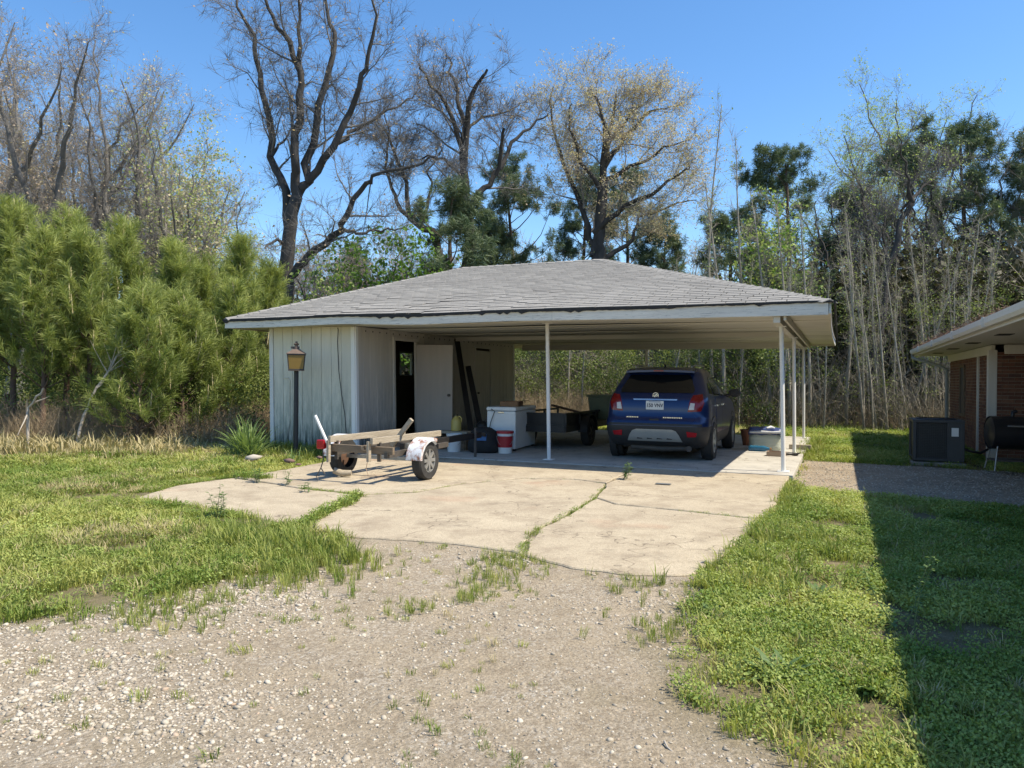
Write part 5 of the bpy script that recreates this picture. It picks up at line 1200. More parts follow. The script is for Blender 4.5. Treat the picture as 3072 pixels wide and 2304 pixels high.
auto_tree('oak_tree', -20, 33., 16., .30, 33, 'far bare tree behind the big oak at the left edge', lean=.04, forks=6, fork_at=.34, spread=.6, twig='twiglight', bark='barkgrey', twr=.0038, ntw=9000, leaves=5000, leafmats=[M['budpink']], lsize=.045)
auto_tree('oak_tree', 520, 36., 12.5, .26, 34, 'far golden-green budding tree behind the many-stemmed oak', lean=.03, forks=6, fork_at=.3, spread=.65, twig='twiglight', bark='barkgrey', twr=.0038, ntw=8000, leaves=14000, leafmats=[M['budgold'], M['budgreen']], lsize=.055)
auto_tree('slender_tree', 660, 33., 9., .14, 27, 'thin bare tree right behind the young pines beside the tall forked oak', forks=4, fork_at=.35, spread=.55, twig='twiglight', twr=.0038, ntw=4500, leaves=1500, leafmats=[M['budgreen']])
auto_tree('slender_tree', 985, 33., 7.5, .12, 28, 'small pinkish bare tree under the low limb of the tall forked oak', forks=5, fork_at=.3, spread=.5, twig='twiglight', twr=.0038, ntw=5000, leaves=1500, leafmats=[M['budpink']])
auto_tree('slender_tree', 1130, 34., 7.5, .12, 29, 'small bare tree behind the roof slope left of the green bush', forks=5, fork_at=.3, spread=.5, twig='twiglight', twr=.0038, ntw=4500, leaves=1200, leafmats=[M['budpink']])

for k, (u, Y, h, lab) in enumerate(((760, 40., 8.5, 'far hazy bare tree seen between the tall forked oak and its low limb'), (905, 41., 8.0, 'far hazy bare tree just right of the forked oak trunk'), (1085, 39., 9.0, 'far hazy bare tree above the left roof slope'), (1270, 42., 9.5, 'far hazy bare tree behind the leaning oak'), (1520, 42., 9.5, 'far hazy bare tree right of the crooked oak'), (1660, 43., 9.0, 'far hazy bare tree left of the budding oak'), (2020, 41., 9.0, 'far hazy bare tree right of the budding oak'), (2260, 42., 10., 'far hazy bare tree left of the rounded pine'))):
    auto_tree('bare_tree', u, Y, h, .14, 400+k, lab, forks=6, fork_at=.25, spread=.6, ntw=3800, leaves=1500, leafmats=[M['budpink']], lsize=.05, bark='barkgrey', twig='twiglight', twr=.006)
# ---- needles for pines
def tuft_mesh(name, n, L, ang, r_, wid, mat, seed, axis=.35):
    rng = np.random.RandomState(seed); V = []; Fq = []
    for i in range(n):
        a = rng.rand()*6.283; t = rng.rand()**.8; th = rng.uniform(*ang); b = np.array([0, 0, axis*t]); d = np.array([math.cos(a)*math.sin(th), math.sin(a)*math.sin(th), math.cos(th)]); l = L*rng.uniform(.7, 1.1)
        s = np.cross(d, rng.normal(size=3)); s = s/np.linalg.norm(s)*wid; m_ = b+d*l*.55+np.array([0, 0, -.02]); e = b+d*l+np.array([0, 0, -.05*L/.2])
        k = len(V); V += [b-s*.6, b+s*.6, m_+s, m_-s, e]; Fq += [(k, k+1, k+2), (k, k+2, k+3), (k+3, k+2, k+4)]
    me = np_mesh(name, np.array(V), np.array(Fq), mat); return me
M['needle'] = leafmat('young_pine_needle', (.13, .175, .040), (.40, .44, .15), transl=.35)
M['needledark'] = leafmat('old_pine_needle', (.070, .112, .060), (.175, .215, .115), transl=.22)
M['candle'] = simple('pine_candle', (.50, .42, .24), (.42, .36, .20), .8, 20)
TU = [tuft_mesh('needle_tuft_a', 74, .24, (.25, .80), .1, .0042, M['needle'], 1, .46), tuft_mesh('needle_tuft_b', 70, .27, (.25, 1.0), .1, .0042, M['needle'], 2, .40)]
TD = [tuft_mesh('dark_needle_tuft_a', 46, .26, (.3, 1.3), .1, .0075, M['needledark'], 3, .3), tuft_mesh('dark_needle_tuft_b', 46, .24, (.4, 1.5), .1, .0075, M['needledark'], 4, .26)]
def tall_pine(base, h, w, seed, label, crown0=.35, sc=1.0, group='tall background pines'):
    rng = np.random.RandomState(seed); root = empty('pine_tree', base, rng.rand()*6, label, 'pine tree', group)
    P = limb_path(np.zeros(3), np.array([rng.normal(0, .03), rng.normal(0, .03), 1.]), h, 10, rng, .03, .02); P[-1, 2] = h
    link('trunk', tubes_mesh('trunk', [(P, np.linspace(.20, .03, 11), 9)], M['barkpine']), root); br = []; pts = []; dirs = []
    nb_ = int(40*(1-crown0)*h/9)
    for i in range(nb_):
        z = crown0+(1-crown0)*((i+rng.rand())/nb_)**.9; k = min(int(z*10), 9); f = z*10-k; p0 = P[k]*(1-f)+P[k+1]*f; a = rng.rand()*6.283
        q = (z-crown0)/(1-crown0); L = w*(math.sin(math.pi*min(1, .22+.74*q))**.8)*rng.uniform(.5, 1.15); el = .05+.75*q+rng.normal(0, .15)
        d = np.array([math.cos(a)*math.cos(el), math.sin(a)*math.cos(el), math.sin(el)]); B = limb_path(p0, d, max(L, .4), 5, rng, .16, .06); br.append((B, np.linspace(.035*(1-q)+.015, .008, 6), 4))
        for s_ in range(rng.randint(3, 6)):
            t = rng.uniform(.45, 1); kk = min(int(t*5), 4); c0 = B[kk]+(B[kk+1]-B[kk])*(t*5-kk); dd = (B[kk+1]-B[kk]); dd = dd/np.linalg.norm(dd)+rng.normal(0, .6, 3); dd[2] += .3; dd /= np.linalg.norm(dd)
            C = limb_path(c0, dd, rng.uniform(.3, .8), 4, rng, .15, .08); br.append((C, np.linspace(.012, .005, 5), 3))
            for m_ in range(6): pts.append(C[rng.randint(2, 5)]+rng.normal(0, .12, 3)); dirs.append(dd+rng.normal(0, .5, 3)+np.array([0, 0, .5]))
    for m_ in range(14): pts.append(P[-1]+np.array([rng.normal(0, .2), rng.normal(0, .2), -rng.rand()*.9])); dirs.append(rng.normal(0, .5, 3)+np.array([0, 0, 1.]))
    link('branches', tubes_mesh('branches', br, M['barkpine']), root); n = len(pts)
    c_ = scatter('crown', np.array(pts), rot_to(np.array(dirs)), sc*rng.uniform(.8, 1.35, n), TD, tint=np.clip(rng.normal(.45, .28, n), 0, 1), parent=root); c_['kind'] = 'stuff'
    return root
def young_pine(base, h, w, seed, label, lean=0., dens=1., crown0=.16, src=None, sc=1., candles=True, group='young pines along the left edge of the yard', bark='barkpine', cat='pine tree', name='young_pine', tr_r=None):
    rng = np.random.RandomState(seed); root = empty(name, base, rng.rand()*6, label, cat, group); src = src or TU
    ax = np.array([lean*h, 0, h]); trunk = [(np.array([ax*t+np.array([.05*math.sin(t*7+seed), .05*math.cos(t*5), 0])*h*.1 for t in np.linspace(0, 1, 9)]), np.linspace(tr_r or .016*h, .008, 9), 8)]
    pts, dirs, scl, br = [], [], [], []; ct = []
    z = crown0
    while z < .97:
        nb_ = rng.randint(4, 7); 
        for k in range(nb_):
            a = rng.rand()*6.283; L = w*(1-z)**.75*rng.uniform(.6, 1.1)*(.5+.5*min(1, (z-crown0+.1)/.25)); el = .25+.75*z+rng.normal(0, .12)
            d = np.array([math.cos(a)*math.cos(el), math.sin(a)*math.cos(el), math.sin(el)]); p0 = ax*z; ns = 5; P = limb_path(p0, d, max(L, .25), ns, rng, .10, .09)
            br.append((P, np.linspace(.012*(1-z)+.008, .004, ns+1), 4))
            m_ = max(3, int(L*7*dens))
            for q in range(m_):
                t = rng.uniform(.30, 1); k_ = min(int(t*ns), ns-1); f = t*ns-k_; p = P[k_]*(1-f)+P[k_+1]*f; dd = .8*(P[k_+1]-P[k_])/np.linalg.norm(P[k_+1]-P[k_])+rng.normal(0, .42, 3)+np.array([0, 0, .75])
                pts.append(p+rng.normal(0, .07, 3)*sc); dirs.append(dd); scl.append(sc*rng.uniform(.7, 1.2))
            pts.append(P[-1]); dirs.append(P[-1]-P[-2]+np.array([0, 0, .1])); scl.append(sc*1.15)
            if candles and rng.rand() < .30+.5*z: ct.append(P[-1]+np.array([0, 0, .18]))
        z += rng.uniform(.035, .06)*(4.5/h)**.4
    for k in range(8): pts.append(ax*(1-.02*k)); dirs.append(np.array([rng.normal(0, .3), rng.normal(0, .3), 1])); scl.append(sc*1.1)
    link('trunk', tubes_mesh('trunk', trunk, M[bark]), root); link('branches', tubes_mesh('branches', br, M[bark]), root)
    D = np.array(dirs); zz_ = np.array(pts)[:, 2]/h
    cr = scatter('crown', np.array(pts), rot_to(D), np.array(scl), src, tint=np.clip(.05+.6*zz_+rng.normal(0, .28, len(zz_)), 0, 1), parent=root); cr['kind'] = 'stuff'  # tint paints highlights and dark gaps into the needles, lighter towards the top
    if candles:
        ct.append(ax*1.0+np.array([0, 0, .18])); C = []
        for c in ct:
            d = np.array([rng.normal(0, .12), rng.normal(0, .12), 1]); l = rng.uniform(.12, .34); C.append((np.array([c-d*.12, c+d*l*.4, c+d*l]), np.array([.013, .015, .005]), 5))
        link('new_shoots', tubes_mesh('new_shoots', C, M['candle']), root)['kind'] = 'stuff'
    return root
PIN = [(45, 600, 17.0, 1.5, .0, 'leftmost young pine with a tall thin leader'), (205, 610, 17.6, 1.6, .0, 'second young pine from the left with bushy crown'), (292, 690, 16.6, 1.4, .03, 'young pine left of the grey leaning stick'), (372, 655, 18.2, 1.5, .0, 'young pine with broad blue-green top'), (530, 722, 17.6, 1.3, .02, 'young pine behind the shrubby tangle, with a narrow top'), (612, 770, 18.6, 1.4, .0, 'low young pine left of the shed eave'), (722, 700, 19.2, 1.4, .03, 'young pine whose blue-green tip rises just left of the shed eave'), (806, 775, 20.5, 1.3, .0, 'rearmost young pine directly over the shed eave'), (-60, 640, 17.2, 1.6, .0, 'young pine cut by the left edge'), (130, 690, 16.2, 1.3, 0, 'short young pine in front of the leftmost pair'), (430, 860, 15.6, 1.15, .04, 'low bushy young pine in front of the others'), (560, 900, 16.6, 1.2, .02, 'low bushy young pine right of the leaning stick'), (690, 860, 17.6, 1.15, 0, 'short young pine beside the shed wall')]
for i, (u, v, Y, w_, ln, lab) in enumerate(PIN):
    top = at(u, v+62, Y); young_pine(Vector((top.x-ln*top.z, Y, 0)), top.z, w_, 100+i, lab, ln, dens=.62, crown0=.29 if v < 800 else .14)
# taller pines in the background
BGP = [(1365, 600, 25.5, 1.7, TD, .12, 'conical dark pine below the crooked oak'), (1590, 515, 36., 2.6, TD, .38, 'open-crowned tall pine between crooked oak and budding oak'), (1465, 690, 36., 1.8, TD, .2, 'small dark pine left of the open-crowned pine'), (1900, 560, 40., 2.6, TD, .3, 'dark pine half hidden by the budding oak'), (2385, 485, 30., 2.6, TD, .3, 'dark rounded pine right of the budding oak'), (2700, 440, 29.5, 2.6, TD, .3, 'broad green pine behind the leaning dark trunk'), (2905, 425, 30., 2.5, TD, .42, 'blue-green open pine near the right edge'), (3060, 480, 30., 2.4, TD, .35, 'dark pine at the right edge'), (2220, 690, 29., 2., TD, .15, 'short dark pine right behind the hip of the roof'), (2545, 640, 31., 2.4, TD, .2, 'dark pine behind the pale leafing trees'), (1740, 560, 41., 2.2, TD, .35, 'far dark pine left of the budding oak trunk'), (2000, 700, 38., 2.2, TD, .15, 'low dark pine below the right side of the budding oak'), (1040, 800, 38., 2., TD, .15, 'low dark pine seen under the limb of the forked oak')]
for i, (u, v, Y, w_, src, c0, lab) in enumerate(BGP):
    top = at(u, v, Y); tall_pine(Vector((top.x, Y, 0)), top.z, w_, 300+i, lab, c0)
# evergreen broadleaf bush behind the roof, pale leafing trees
def leafy(name, u, v, Y, w_, seed, label, mats, n, lsize, bark='barkgrey', cat='tree', forks=5, fork=.2, spread=.5, ntw=2500):
    h = at(u, v, Y).z; return auto_tree(name, u, Y, h, .05+.008*h, seed, label, forks=forks, fork_at=fork, spread=spread, ntw=ntw, leaves=n, leafmats=mats, lsize=lsize, bark=bark)
leafy('evergreen_bush', 1195, 730, 26., 2, 41, 'bright green leafy bush above the roof slope', [M['leafgreen']], 6000, .07, spread=.35)
leafy('evergreen_bush', 1040, 850, 25., 2, 42, 'low yellow-green bush at the roof edge behind the shed', [M['leafgreen'], M['budgreen']], 3000, .06, spread=.5)
leafy('leafing_tree', 2790, 240, 36., 2, 43, 'tallest pale green leafing tree above the right-hand pines', [M['budgreen']], 9000, .036, fork=.45, spread=.25, ntw=2200)
leafy('leafing_tree', 2640, 300, 35., 2, 44, 'pale green leafing tree left of the tallest one', [M['budgreen']], 9000, .036, fork=.45, spread=.25, ntw=2200)
leafy('leafing_tree', 2470, 440, 34., 2, 45, 'shorter pale green leafing tree right of the rounded pine', [M['budgreen']], 8000, .036, fork=.4, spread=.25, ntw=1800)
leafy('leafing_tree', 2330, 660, 26.5, 2, 46, 'yellow-green leafy sapling behind the roof hip', [M['leafgreen'], M['budgreen']], 4500, .06, fork=.3, spread=.25, ntw=2000)
leafy('slender_tree', 2985, 460, 30., 2, 47, 'bare twiggy tree sticking up near the right edge', [M['budpink']], 600, .04, fork=.4, spread=.35, ntw=3500)
# dark leaning tree right of the carport
Y = 24.5; bH = Vector((at(2605, 1295, Y).x, Y, 0))
bare_tree('leaning_tree', bH, limbs_px(bH, Y, [([(2603, 1292), (2612, 1130), (2640, 960), (2666, 790), (2690, 690), (2738, 605)], .6, .17, .10), ([(2738, 605), (2770, 555), (2812, 520), (2840, 440)], .8, .07, .015), ([(2738, 605), (2722, 540), (2705, 470), (2690, 400)], -.8, .07, .015), ([(2668, 780), (2640, 720), (2625, 640)], .8, .05, .015)]), 'dark trunk leaning right with a fork high up, right of the carport', 61, 1300, 900, [M['budgreen']], .03)
for k, (u, Y, w_) in enumerate(((2672, 26.5, .20), (2770, 28., .16), (2560, 29., .13))):
    auto_tree('dark_tree', u, Y, 9.5, w_, 70+k, ('straight dark trunk just right of the leaning trunk', 'dark trunk close to the house gutter', 'dark trunk left of the leaning trunk')[k], forks=4, fork_at=.55, spread=.4, ntw=1200, leaves=500, leafmats=[M['budgreen']], lsize=.03)
# pale saplings: six kinds, then copies
SCFG = dict(lev=2, sp=[.50, .50], start=[.30, .15], len=5.5, rmin=.007, up=.35, wob=.10, trop=.06)
protos = []
for k in range(6):
    rng = np.random.RandomState(500+k); h = 9.; P = limb_path(np.zeros(3), np.array([rng.normal(0, .03), rng.normal(0, .03), 1.]), h, 12, rng, .022, .02)
    items = []; grow(items, P, np.linspace(.060, .010, 13), 0, rng, SCFG); tw, tr_ = twigs(items, 380, rng, (.15, .5), .004)
    tm = tubes_mesh('trunk', items[:1], M['barkpale']); grp = {}
    for P_, r_, S_ in items[1:]: grp.setdefault((len(P_), S_), []).append((P_, r_))
    parts = [tube_batch(np.array([a for a, _ in L_]), np.array([b for _, b in L_]), kk[1]) for kk, L_ in grp.items()]+[tube_batch(tw, tr_, 3)]
    C = tw[rng.randint(0, len(tw), 240), 2]; protos.append((tm, mesh_cat('crown', parts, M['barkpale']), np_mesh('foliage', *leaf_quads(C, .030, rng), M['budgreen'])))
rng = np.random.RandomState(77)
NAMED = [(2141, 325, 25, 'tallest bare sapling beside the budding oak, thin grey spire'), (2233, 430, 26, 'thin bare sapling between the budding oak and the rounded pine'), (2179, 560, 24.5, 'short pale sapling just above the roof hip'), (2315, 560, 24.5, 'pale sapling stem in front of the yellow-green leafy sapling'), (2377, 600, 24.2, 'straight pale sapling in front of the rounded pine'), (2435, 600, 24, 'pale sapling near the right end of the roof hip'), (2548, 600, 24, 'pale sapling above the carport roof corner'), (2784, 660, 23.8, 'paired pale sapling stem right of the leaning trunk'), (2897, 640, 23.6, 'pale sapling with a forked white top above the house roof'), (2953, 700, 24, 'pale sapling rightmost above the house gutter')]
for k, (u, v, Y, lab) in enumerate(NAMED):
    p = at(u, v, Y); b = Vector((p.x, Y, 0)); e = empty('sapling', b, rng.rand()*6, lab, 'tree', 'pale saplings at the wood edge'); e.scale = (1.1, 1.1, p.z/9.)
    for nm, me in zip(('trunk', 'crown', 'foliage'), protos[k % 6]): link(nm, me, e)
k = 0
while k < 150:
    lx = rng.uniform(-9.5, 9.5) if k < 70 else rng.uniform(-1.5, 9.); ly = 12.0+rng.uniform(0, 6.5)**1.0+(.4 if lx > 0 else 0); p = LW(lx, ly, 0)
    reg = 'seen under the carport left of the car' if lx < -3.2 else 'seen behind the parked car' if lx < -.6 else 'between the right carport posts and the gutter' if lx < 4.5 else 'rising behind the brick house gutter'
    row = 'front row' if ly < 14.2 else 'second row' if ly < 16.4 else 'back row'; lab = 'thin pale %s sapling %s' % (row, reg)
    e = empty('sapling', p, rng.rand()*6, lab, 'tree', '%s saplings %s' % (row, reg)); s_ = rng.uniform(.38, .68); e.scale = (s_*rng.uniform(.7, 1.2), s_, s_)
    e.rotation_euler = (rng.normal(0, .05), rng.normal(0, .05), rng.rand()*6)
    for nm, me in zip(('trunk', 'crown', 'foliage'), protos[rng.randint(6)]): link(nm, me, e)
    k += 1
# ------------------------------------------------------------------ small plant meshes used by the scattered ground cover
def blades(name, n, h, spread, w, mat, seed, bend=.5, tall=1.):
    rng = np.random.RandomState(seed); V = []; Fq = []
    for i in range(n):
        a = rng.rand()*6.283; r0 = spread*rng.rand()**.5; b = np.array([math.cos(a)*r0, math.sin(a)*r0, -.01]); a2 = a+rng.normal(0, .9); hh = h*rng.uniform(.5, 1.1); o = np.array([math.cos(a2), math.sin(a2), 0]); s = np.array([-math.sin(a2), math.cos(a2), 0])*w*rng.uniform(.7, 1.2); bd = bend*rng.uniform(.2, 1.2)*hh
        m_ = b+o*bd*.3+np.array([0, 0, hh*.6]); e = b+o*bd+np.array([0, 0, hh*(1-.25*bend)]); k = len(V); V += [b-s*.7, b+s*.7, m_+s, m_-s, e]; Fq += [(k, k+1, k+2), (k, k+2, k+3), (k+3, k+2, k+4)]
    return np_mesh(name, np.array(V), np.array(Fq), mat)
def broad(name, n, h, spread, size, mat, seed, tilt=.5):
    rng = np.random.RandomState(seed); V = []; Fq = []
    for i in range(n):
        a = rng.rand()*6.283; r0 = spread*rng.rand()**.5; z = h*(.15+.85*rng.rand())*(1-.35*r0/spread); c = np.array([math.cos(a)*r0, math.sin(a)*r0, z]); nn = np.array([rng.normal(0, tilt), rng.normal(0, tilt), 1]); nn /= np.linalg.norm(nn); u = np.cross(nn, rng.normal(size=3)); u /= np.linalg.norm(u); v_ = np.cross(nn, u); s = size*rng.uniform(.6, 1.3)
        k = len(V); V += [c-u*s, c-u*s*.2-v_*s*.75, c+u*s*.75-v_*s*.45, c+u*s, c+u*s*.75+v_*s*.45, c-u*s*.2+v_*s*.75]; Fq += [(k, k+1, k+5), (k+1, k+2, k+4), (k+1, k+4, k+5), (k+2, k+3, k+4)]
    return np_mesh(name, np.array(V), np.array(Fq), mat)
def stems(name, n, h, spread, r, mat, seed, br=3, tri=True):
    rng = np.random.RandomState(seed); it = []
    for i in range(n):
        b = np.array([rng.normal(0, spread), rng.normal(0, spread), 0]); d = np.array([rng.normal(0, .22), rng.normal(0, .22), 1.]); L = h*rng.uniform(.45, 1.05); P = limb_path(b, d/np.linalg.norm(d), L, 5, rng, .10, .02); it.append((P, np.linspace(r, r*.35, 6), 3))
        for k in range(br):
            q = rng.randint(1, 5); d2 = np.array([rng.normal(0, .7), rng.normal(0, .7), .75]); C = limb_path(P[q], d2/np.linalg.norm(d2), L*rng.uniform(.18, .45), 3, rng, .18, .03); it.append((C, np.linspace(r*.55, r*.2, 4), 3))
            for m_ in range(2):
                d3 = rng.normal(0, .6, 3)+np.array([0, 0, .4]); T_ = limb_path(C[rng.randint(1, 4)], d3/np.linalg.norm(d3), L*rng.uniform(.08, .2), 2, rng, .15, .0); it.append((T_, np.linspace(r*.3, r*.15, 3), 3))
    return tubes_mesh(name, it, mat)
def clump(name, n, rad, size, mat, seed, flat=.6):
    rng = np.random.RandomState(seed); c = rng.normal(0, rad*.5, (n, 3)); c[:, 2] *= .8; V, Fq = leaf_quads(c, size, rng, flat); return np_mesh(name, V, Fq, mat)
M['grass'] = leafmat('lawn_grass', (.15, .22, .038), (.42, .42, .13), transl=.35)
M['clover'] = leafmat('low_green_weeds', (.15, .24, .045), (.42, .47, .14), transl=.35)
M['dry'] = leafmat('dry_grass', (.36, .30, .15), (.50, .43, .24), transl=.25)
M['brushleaf'] = leafmat('olive_undergrowth', (.10, .145, .036), (.27, .31, .095), transl=.3)
M['brushdark'] = leafmat('dark_undergrowth', (.034, .036, .019), (.085, .080, .042), transl=.2)  # leaf colour kept dark to carry the shading deep in the wood
M['tanstem'] = simple('tan_dry_stem', (.36, .28, .18), (.26, .20, .125), .95, 3)
M['greystem'] = simple('grey_brown_stem', (.30, .27, .21), (.17, .15, .115), .95, 3)
G1 = [blades('grass_tuft_%s' % c, 24, .085, .055, .0030, M['grass'], 10+i, .7) for i, c in enumerate('abc')]
GT = [blades('tall_tuft_%s' % c, 18, .24, .05, .004, M['grass'], 20+i, .55) for i, c in enumerate('ab')]
GB = [broad('weed_clump_%s' % c, 56, .090, .085, .0080, M['clover'], 30+i, .8) for i, c in enumerate('abc')]
GD = [blades('dry_tuft_%s' % c, 16, .13, .05, .003, M['dry'], 40+i, .7) for i, c in enumerate('ab')]

# candidate spots over the ground in view, thinned by distance
rng = np.random.RandomState(99)
def spots(bands):
    X, Y_, S = [], [], []
    for y0, y1, dens, sc in bands:
        hw = .74*y1+1.5; n = int((y1-y0)*2*hw*dens); x = rng.uniform(-hw, hw, n); y = rng.uniform(y0, y1, n); k = np.abs(x) < .74*y+1.3; X.append(x[k]); Y_.append(y[k]); S.append(np.full(k.sum(), sc))
    return np.concatenate(X), np.concatenate(Y_), np.concatenate(S)
gxx, gyy, gss = spots([(2.0, 4.5, 640, .80), (4.5, 7, 480, .95), (7, 11, 300, 1.15), (11, 17, 150, 1.45), (17, 26, 45, 2.3)])
blk = np.minimum(np.minimum(sdist(gxx, gyy, APRON), sdist(gxx, gyy, SLABP)), sdist(gxx, gyy, HOUSEP)); pth = sdist(gxx, gyy, PATHP)
ok = (blk > .0) & (pth > -.05); gxx, gyy, gss = gxx[ok], gyy[ok], gss[ok]
gm = masks(gxx, gyy); lx_, ly_ = WL(gxx, gyy)
patchy = fbm(gxx, gyy, .55, 21, 3); big_ = fbm(gxx, gyy, 2.2, 31, 3)
tuftn = fbm(gxx, gyy, .30, 41, 2)
film = (gxx < .2) & (rng.rand(len(gm)) < .035)
keep = np.where(gm > .55, film | ((tuftn > .69) & (rng.rand(len(gm)) < .5) & (big_ > .45)), rng.rand(len(gm)) < np.clip(1.15-gm*1.5, 0, 1)*np.clip((patchy-np.where((gxx > 0) & (gyy < 9), .31, .27))*5., .08, 1))
dd_ = sdist(gxx, gyy, DRIVE)
keep &= ~((gm > .55) & (dd_ < -1.4) & (rng.rand(len(gm)) < .6))
gxx, gyy, gss, gm, lx_, ly_, patchy, big_ = [a_[keep] for a_ in (gxx, gyy, gss, gm, lx_, ly_, patchy, big_)]
right = (lx_ > -1.6+.0*ly_) & (gxx > 0)
u = rng.rand(len(gxx)); kind = np.where(right, np.where(u < .46+.7*(big_-.5), 1, np.where(u < .965, 0, 2)), np.where(u < .84-.2*(big_-.5), 0, np.where(u < .96, 1, 2)))
kind = np.where((gm > .55) & (kind == 1), 0, kind); dryp = np.clip((gyy-12.5)/2.5, 0, 1)*(gxx < -4)*.65+np.clip((fbm(gxx, gyy, 1.7, 77, 3)-.55)*4, 0, .45)*(~right); kind = np.where(rng.rand(len(gxx)) < dryp, 2, kind)
Pz = np.stack([gxx, gyy, gz(gxx, gyy)], 1); tn = np.clip(.12+1.5*(fbm(gxx, gyy, .8, 51, 3)-.25)+rng.normal(0, .2, len(gxx)), 0, 1)
hs_ = gss*np.clip(rng.lognormal(0, .32, len(gxx)), .5, 2.1)*np.clip(.55+patchy, .6, 1.5)*np.where(gm > .5, .42, 1)
for k, (nm, srcs, lab) in enumerate((('lawn_grass', G1, 'short green grass of the yard'), ('low_weeds', GB, 'low leafy green weeds and clover in the yard'), ('dry_grass', GD, 'dry straw-coloured grass tufts in the yard'))):
    m_ = kind == k; n = int(m_.sum()); hk = np.minimum(hs_[m_], gss[m_]*(1.15 if k == 1 else 1.5 if k == 0 else 1.1)); zs_ = hk/gss[m_]**.65*np.where((sdist(gxx[m_], gyy[m_], APRON) < .7) & (lx_[m_] < -4.2), .45, 1.); sc3 = np.stack([hk*1.1, hk*1.1, zs_], 1)
    tag(scatter(nm, Pz[m_], rotz(n, rng, .12), sc3, srcs, tint=tn[m_]), lab, kind='stuff')
# fringe of taller grass: along the apron's grassy side, at the shed foot, in the cracks, along the right edge
FP, FS, FI = [], [], []
def along(pts, n, sig, sc, idx):
    pts = [Vector(p) for p in pts]; L = [(pts[i+1]-pts[i]).length for i in range(len(pts)-1)]; cum = np.concatenate([[0], np.cumsum(L)])
    for i in range(n):
        t = rng.rand()*cum[-1]; k = min(np.searchsorted(cum, t, 'right')-1, len(L)-1); p = pts[k].lerp(pts[k+1], (t-cum[k])/L[k]); FP.append((p.x+rng.normal(0, sig), p.y+rng.normal(0, sig), .01)); FS.append(sc*rng.uniform(.5, 1.3)); FI.append(idx)
along([gp(u_, v_) for u_, v_ in ((403, 1500), (653, 1535), (833, 1575), (889, 1600), (1000, 1615))], 90, .09, .55, 0)
along([gp(u_, v_) for u_, v_ in ((403, 1478), (528, 1444), (736, 1420), (965, 1382), (1005, 1365))], 90, .08, .5, 0)
along([LW(-9.7, -.55), LW(-7.6, -.55)], 240, .13, 1.15, 0); along([LW(-9.7, -.9), LW(-8.0, -1.1)], 160, .25, .9, 0); along([LW(-9.65, -.4), LW(-9.65, 6)], 120, .15, 1.3, 0)
along([gp(u_, v_) for u_, v_ in ((640, 1600), (800, 1650), (1000, 1690))], 220, .22, .8, 0)
along([gp(u_, v_) for u_, v_ in ((2330, 1590), (2240, 1720), (2300, 1800))], 130, .28, .75, 0)
along([LW(.30, 2.9), LW(.30, 8)], 120, .12, .9, 0); along([LW(.22, -1.2), LW(.16, -3.9)], 90, .06, .7, 0)
along([gp(u_, v_) for u_, v_ in ((2250, 1600), (2170, 1690), (2080, 1745))], 60, .06, .5, 0)
for (u_, v_, n, sg, sc) in ((1540, 1690, 110, .15, .34), (1480, 1750, 60, .12, .30), (1410, 1800, 25, .07, .28), (1240, 1835, 30, .07, .26), (1900, 1760, 40, .15, .35), (1960, 1900, 35, .12, .32), (900, 1730, 120, .25, .5), (520, 1830, 90, .25, .4), (2380, 1640, 60, .2, .55)):
    c_p = gp(u_, v_)
    for i in range(n): FP.append((c_p.x+rng.normal(0, sg), c_p.y+rng.normal(0, sg*1.3), .012)); FS.append(sc*rng.uniform(.6, 1.3)); FI.append(0)
FPn = np.array(FP); okf = (sdist(FPn[:, 0], FPn[:, 1], APRON) > -.02) & (sdist(FPn[:, 0], FPn[:, 1], PATHP) > -.05); FPn = FPn[okf]; FS = np.array(FS)[okf]
tag(scatter('tall_grass', FPn, rotz(len(FPn), rng, .12), np.array(FS), GT, tint=np.clip(rng.normal(.45, .25, len(FPn)), 0, 1)), 'taller grass fringe along slabs and shed', kind='stuff')
FP, FS, FI = [], [], []
for crk, n, sc in ((CR_MAIN[2:], 110, .55), (CR_LEFT, 150, 1.15), (CR_BACK[2:], 60, .6), (CR_MID, 110, .5), (CR_RIGHT[2:], 60, .45), ([LW(-3.81, .2, 0), LW(-3.81, -.3, 0)], 8, .4)): along(crk, n, .022, sc, 0)
along([gp(u_, v_) for u_, v_ in ((700, 1440), (800, 1448))], 40, .06, 1.4, 0)
FPn = np.array(FP); FPn[:, 2] = .035; tag(scatter('crack_weeds', FPn, rotz(len(FPn), rng, .2), np.array(FS), GB+G1, idx=np.where(rng.rand(len(FPn)) < .3, rng.randint(0, 3, len(FPn)), rng.randint(3, 6, len(FPn))), tint=np.clip(rng.normal(.3, .2, len(FPn)), 0, 1)), 'weeds growing in the cracks of the apron', kind='stuff')

